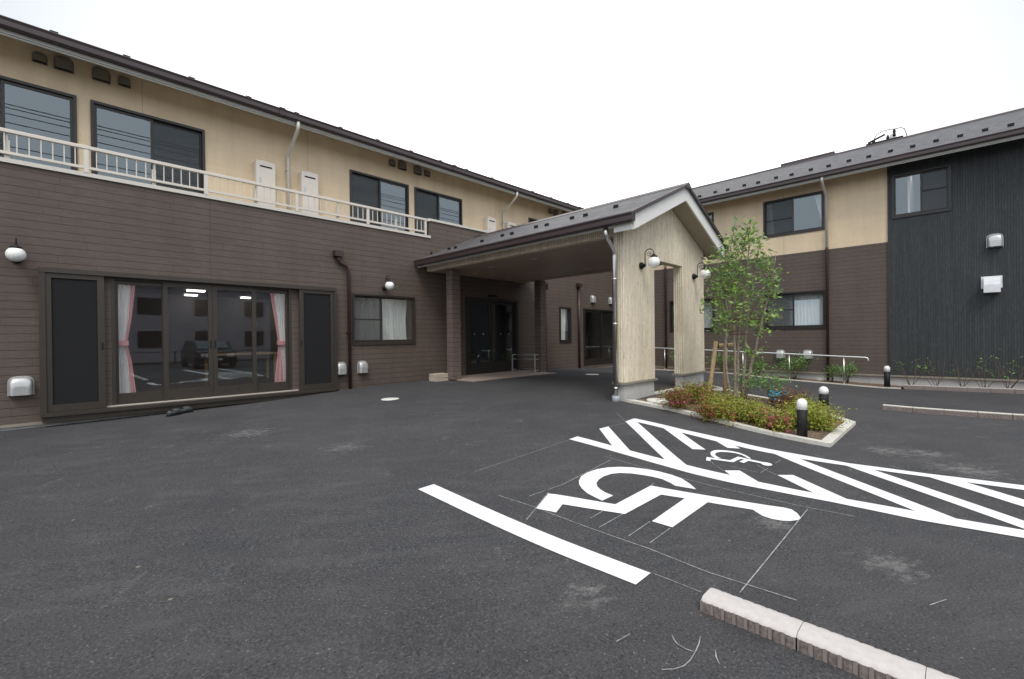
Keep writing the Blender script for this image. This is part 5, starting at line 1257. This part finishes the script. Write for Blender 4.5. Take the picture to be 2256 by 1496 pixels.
# shoe rack
rk = thing('metal_rack', 'open silver metal rack standing on the entrance slab', 'rack', (10.4, 9.3, zs))
A_ = pz(1129, 818.5, zs); B_ = pz(1178.5, 820.5, zs); C_ = pz(1192, 818, zs); D_ = pz(1143, 815, zs)
cs = [tuple(q[:2]) for q in (A_, B_, C_, D_)]; dA = float(np.dot(A_, fw)); hh = 38/FPX*dA
for c_ in cs: obj('leg', MB().box(c_[0]-.015, c_[0]+.015, c_[1]-.015, c_[1]+.015, zs, zs+hh), M['vent'], rk)
for zz in (zs+.05, zs+hh*.72, zs+hh-.015):
    for i in range(4):
        a, b_ = cs[i], cs[(i+1) % 4]; wd = .012 if i % 2 else .006
        obj('rail', MB().tube([(a[0],a[1],zz),(b_[0],b_[1],zz)], wd, 6), M['vent'], rk)
p = gp(998, 833); tag(obj('door_stop', MB().lathe([(.001,0),(.035,0),(.02,.06),(.001,.07)], (float(p[0]), float(p[1]), h(p[0],p[1])), 14), M['white']), 'small white conical stop at the foot of the porch column', 'door stop')
# stool inside the far door
st_ = thing('stool', 'orange stool standing inside the far glass door', 'stool', (14.9, 10.8, -1.0))
obj('seat', MB().lathe([(.001,0),(.17,0),(.17,.05),(.001,.05)], (14.9,10.8,-.55), 18), M['orange'], st_)
for a in range(4): obj('leg', MB().tube([(14.9+.12*math.cos(a*1.57),10.8+.12*math.sin(a*1.57),-1.0),(14.9+.1*math.cos(a*1.57),10.8+.1*math.sin(a*1.57),-.55)], .014, 6), M['black'], st_)
# walking frame in the entrance hall
wk = thing('walker', 'wheeled walking frame inside the left pane of the entrance door', 'walking frame', (9.0, 10.9, -1.03))
for dx in (0, .4):
    obj('frame', MB().tube([(8.9+dx,10.7,-1.0),(8.95+dx,10.8,-.5),(8.9+dx,10.9,-.2),(8.8+dx,10.75,-.17)], .014, 8).tube([(9.1+dx,11.1,-1.0),(8.95+dx,10.8,-.5)], .012, 8), M['black'], wk)
obj('seat', MB().box(8.95,9.35,10.7,10.95,-.52,-.48), M['black'], wk)
# table and chair-like box in the terrace room
tbl = thing('table', 'plain wooden table inside the terrace room', 'table', (3.2, 13, -1))
obj('tabletop', MB().box(2.6,4.2,12.6,13.4,-.34,-.3), M['wood'], tbl)
for a, c_ in ((2.7,12.7),(4.1,12.7),(2.7,13.3),(4.1,13.3)): obj('leg', MB().box(a-.03,a+.03,c_-.03,c_+.03,-1,-.34), M['wood'], tbl)

# ================================================================== the street side behind the camera (seen only mirrored in the glass)
car = thing('parked_car', 'dark parked car mirrored in the terrace door glass', 'car', (6.5, -5.2, -1.33))
mq = pv(482, 800, 26.); cu, cv, cz = float(mq[0]), -6.-2.15, -1.36
body = [(-2.1,.25),(-2.15,.55),(-2.0,.85),(-1.3,.95),(-.7,1.35),(.9,1.42),(1.7,1.0),(2.1,.9),(2.15,.4),(2.1,.25)]
obj('body', MB().prism([(-a, b_) for a, b_ in body], lambda a, b_, t_: (cu+t_, cv+a, cz+b_), -.82, .82), M['carpaint'], car)
obj('windscreen', MB().prism([(1.27,.97),(.72,1.33),(.74,1.35),(1.31,.99)], lambda a, b_, t_: (cu+t_, cv+a, cz+b_+.012), -.68, .68), M['glass'], car)
for sx in (-1, 1):
    obj('headlight', MB().box(cu+sx*.55-.16, cu+sx*.55+.16, cv+2.08, cv+2.16, cz+.6, cz+.76), M['ventwhite'], car)
    for yy_ in (-1.3, 1.35):
        wl = obj('wheel', MB().lathe([(.001,-.1),(.3,-.1),(.32,-.08),(.32,.08),(.3,.1),(.001,.1)], (0,0,0), 20), M['tyre'], car) if 0 else None
        b = MB()
        V = []
        ww = MB().lathe([(.001,-.1),(.3,-.1),(.32,-.08),(.32,.08),(.3,.1),(.001,.1)], (0,0,0), 20); ww.v = [(cu+sx*.78+z_, cv+yy_+x_, cz+.32+y_) for x_, y_, z_ in ww.v]; obj('wheel', ww, M['tyre'], car)
obj('number_plate', MB().box(cu-.17, cu+.17, cv+2.14, cv+2.17, cz+.42, cz+.52), M['plate'], car)
def house(x0, x1, y0, y1, ht, label, wm):
    t = thing('house', label, 'house', ((x0+x1)/2, y0, -1.36)); zz = -1.36
    obj('wall', MB().box(x0, x1, y0, y1, zz, zz+ht), wm, t)
    obj('roof', MB().prism([(y0-.4,zz+ht),(y1+.4,zz+ht),((y0+y1)/2,zz+ht+1.6)], lambda a, b_, t_: (t_, a, b_), x0-.4, x1+.4), M['roof'], t)
    k = 0; x = x0+1
    while x < x1-1.5:
        for z_ in (zz+1.0, zz+ht-2.0): obj('window', MB().box(x, x+1.3, y1+.005, y1+.06, z_, z_+1.1), M['frame'], t)
        x += 3.1
house(-14, 1.5, -26, -17, 5.6, 'cream house across the street, mirrored in the terrace glass', M['housewall'])
house(3, 12, -27, -18, 5.2, 'pale mauve gabled house across the street, mirrored in the terrace glass', M['houselav'])
house(14, 30, -27, -18, 5.4, 'wide cream house across the street, mirrored at the right of the glass', M['housewall'])
fe = thing('fence', 'low dark mesh fence along the far side of the lot', 'fence', (4, -12, -1.36))
obj('rail', MB().box(-15,25,-12.02,-11.98,-.6,-.56).box(-15,25,-12.02,-11.98,-1.25,-1.22), M['black'], fe)
for k in range(21): obj('post', MB().box(-15+k*2-.025,-15+k*2+.025,-12.025,-11.975,-1.4,-.55), M['black'], fe)
for k, (x, y) in enumerate(((100,246),(100,252.7),(100,264.7),(100,282.8),(100,298.8),(100,332))):
    q = pv(x, y, 2*10.8+12); z_ = float(q[2]); pts = [(-60+a*7.5, -12-k*.05, z_+(((a-8)/8)**2)*.25-.02) for a in range(17)]
    tag(obj('overhead_cable', MB().tube(pts, .022, 6), M['cable']), ('highest','second highest','third','fourth','fifth','lowest')[k]+' of the black overhead cables mirrored in the upstairs windows', 'cable', 'overhead street cables mirrored in the glass')
for x_ in (-34, 40):
    pl_ = tag(obj('utility_pole', MB().tube([(x_,-12.1,-1.4),(x_,-12.1,8)], .16, 12, rs=[.18,.13]), M['concrete']), 'concrete street pole carrying the cables, %s end' % ('near' if x_ < 0 else 'far'), 'utility pole')
bpy.context.view_layer.update()
print('objects', len(bpy.data.objects))
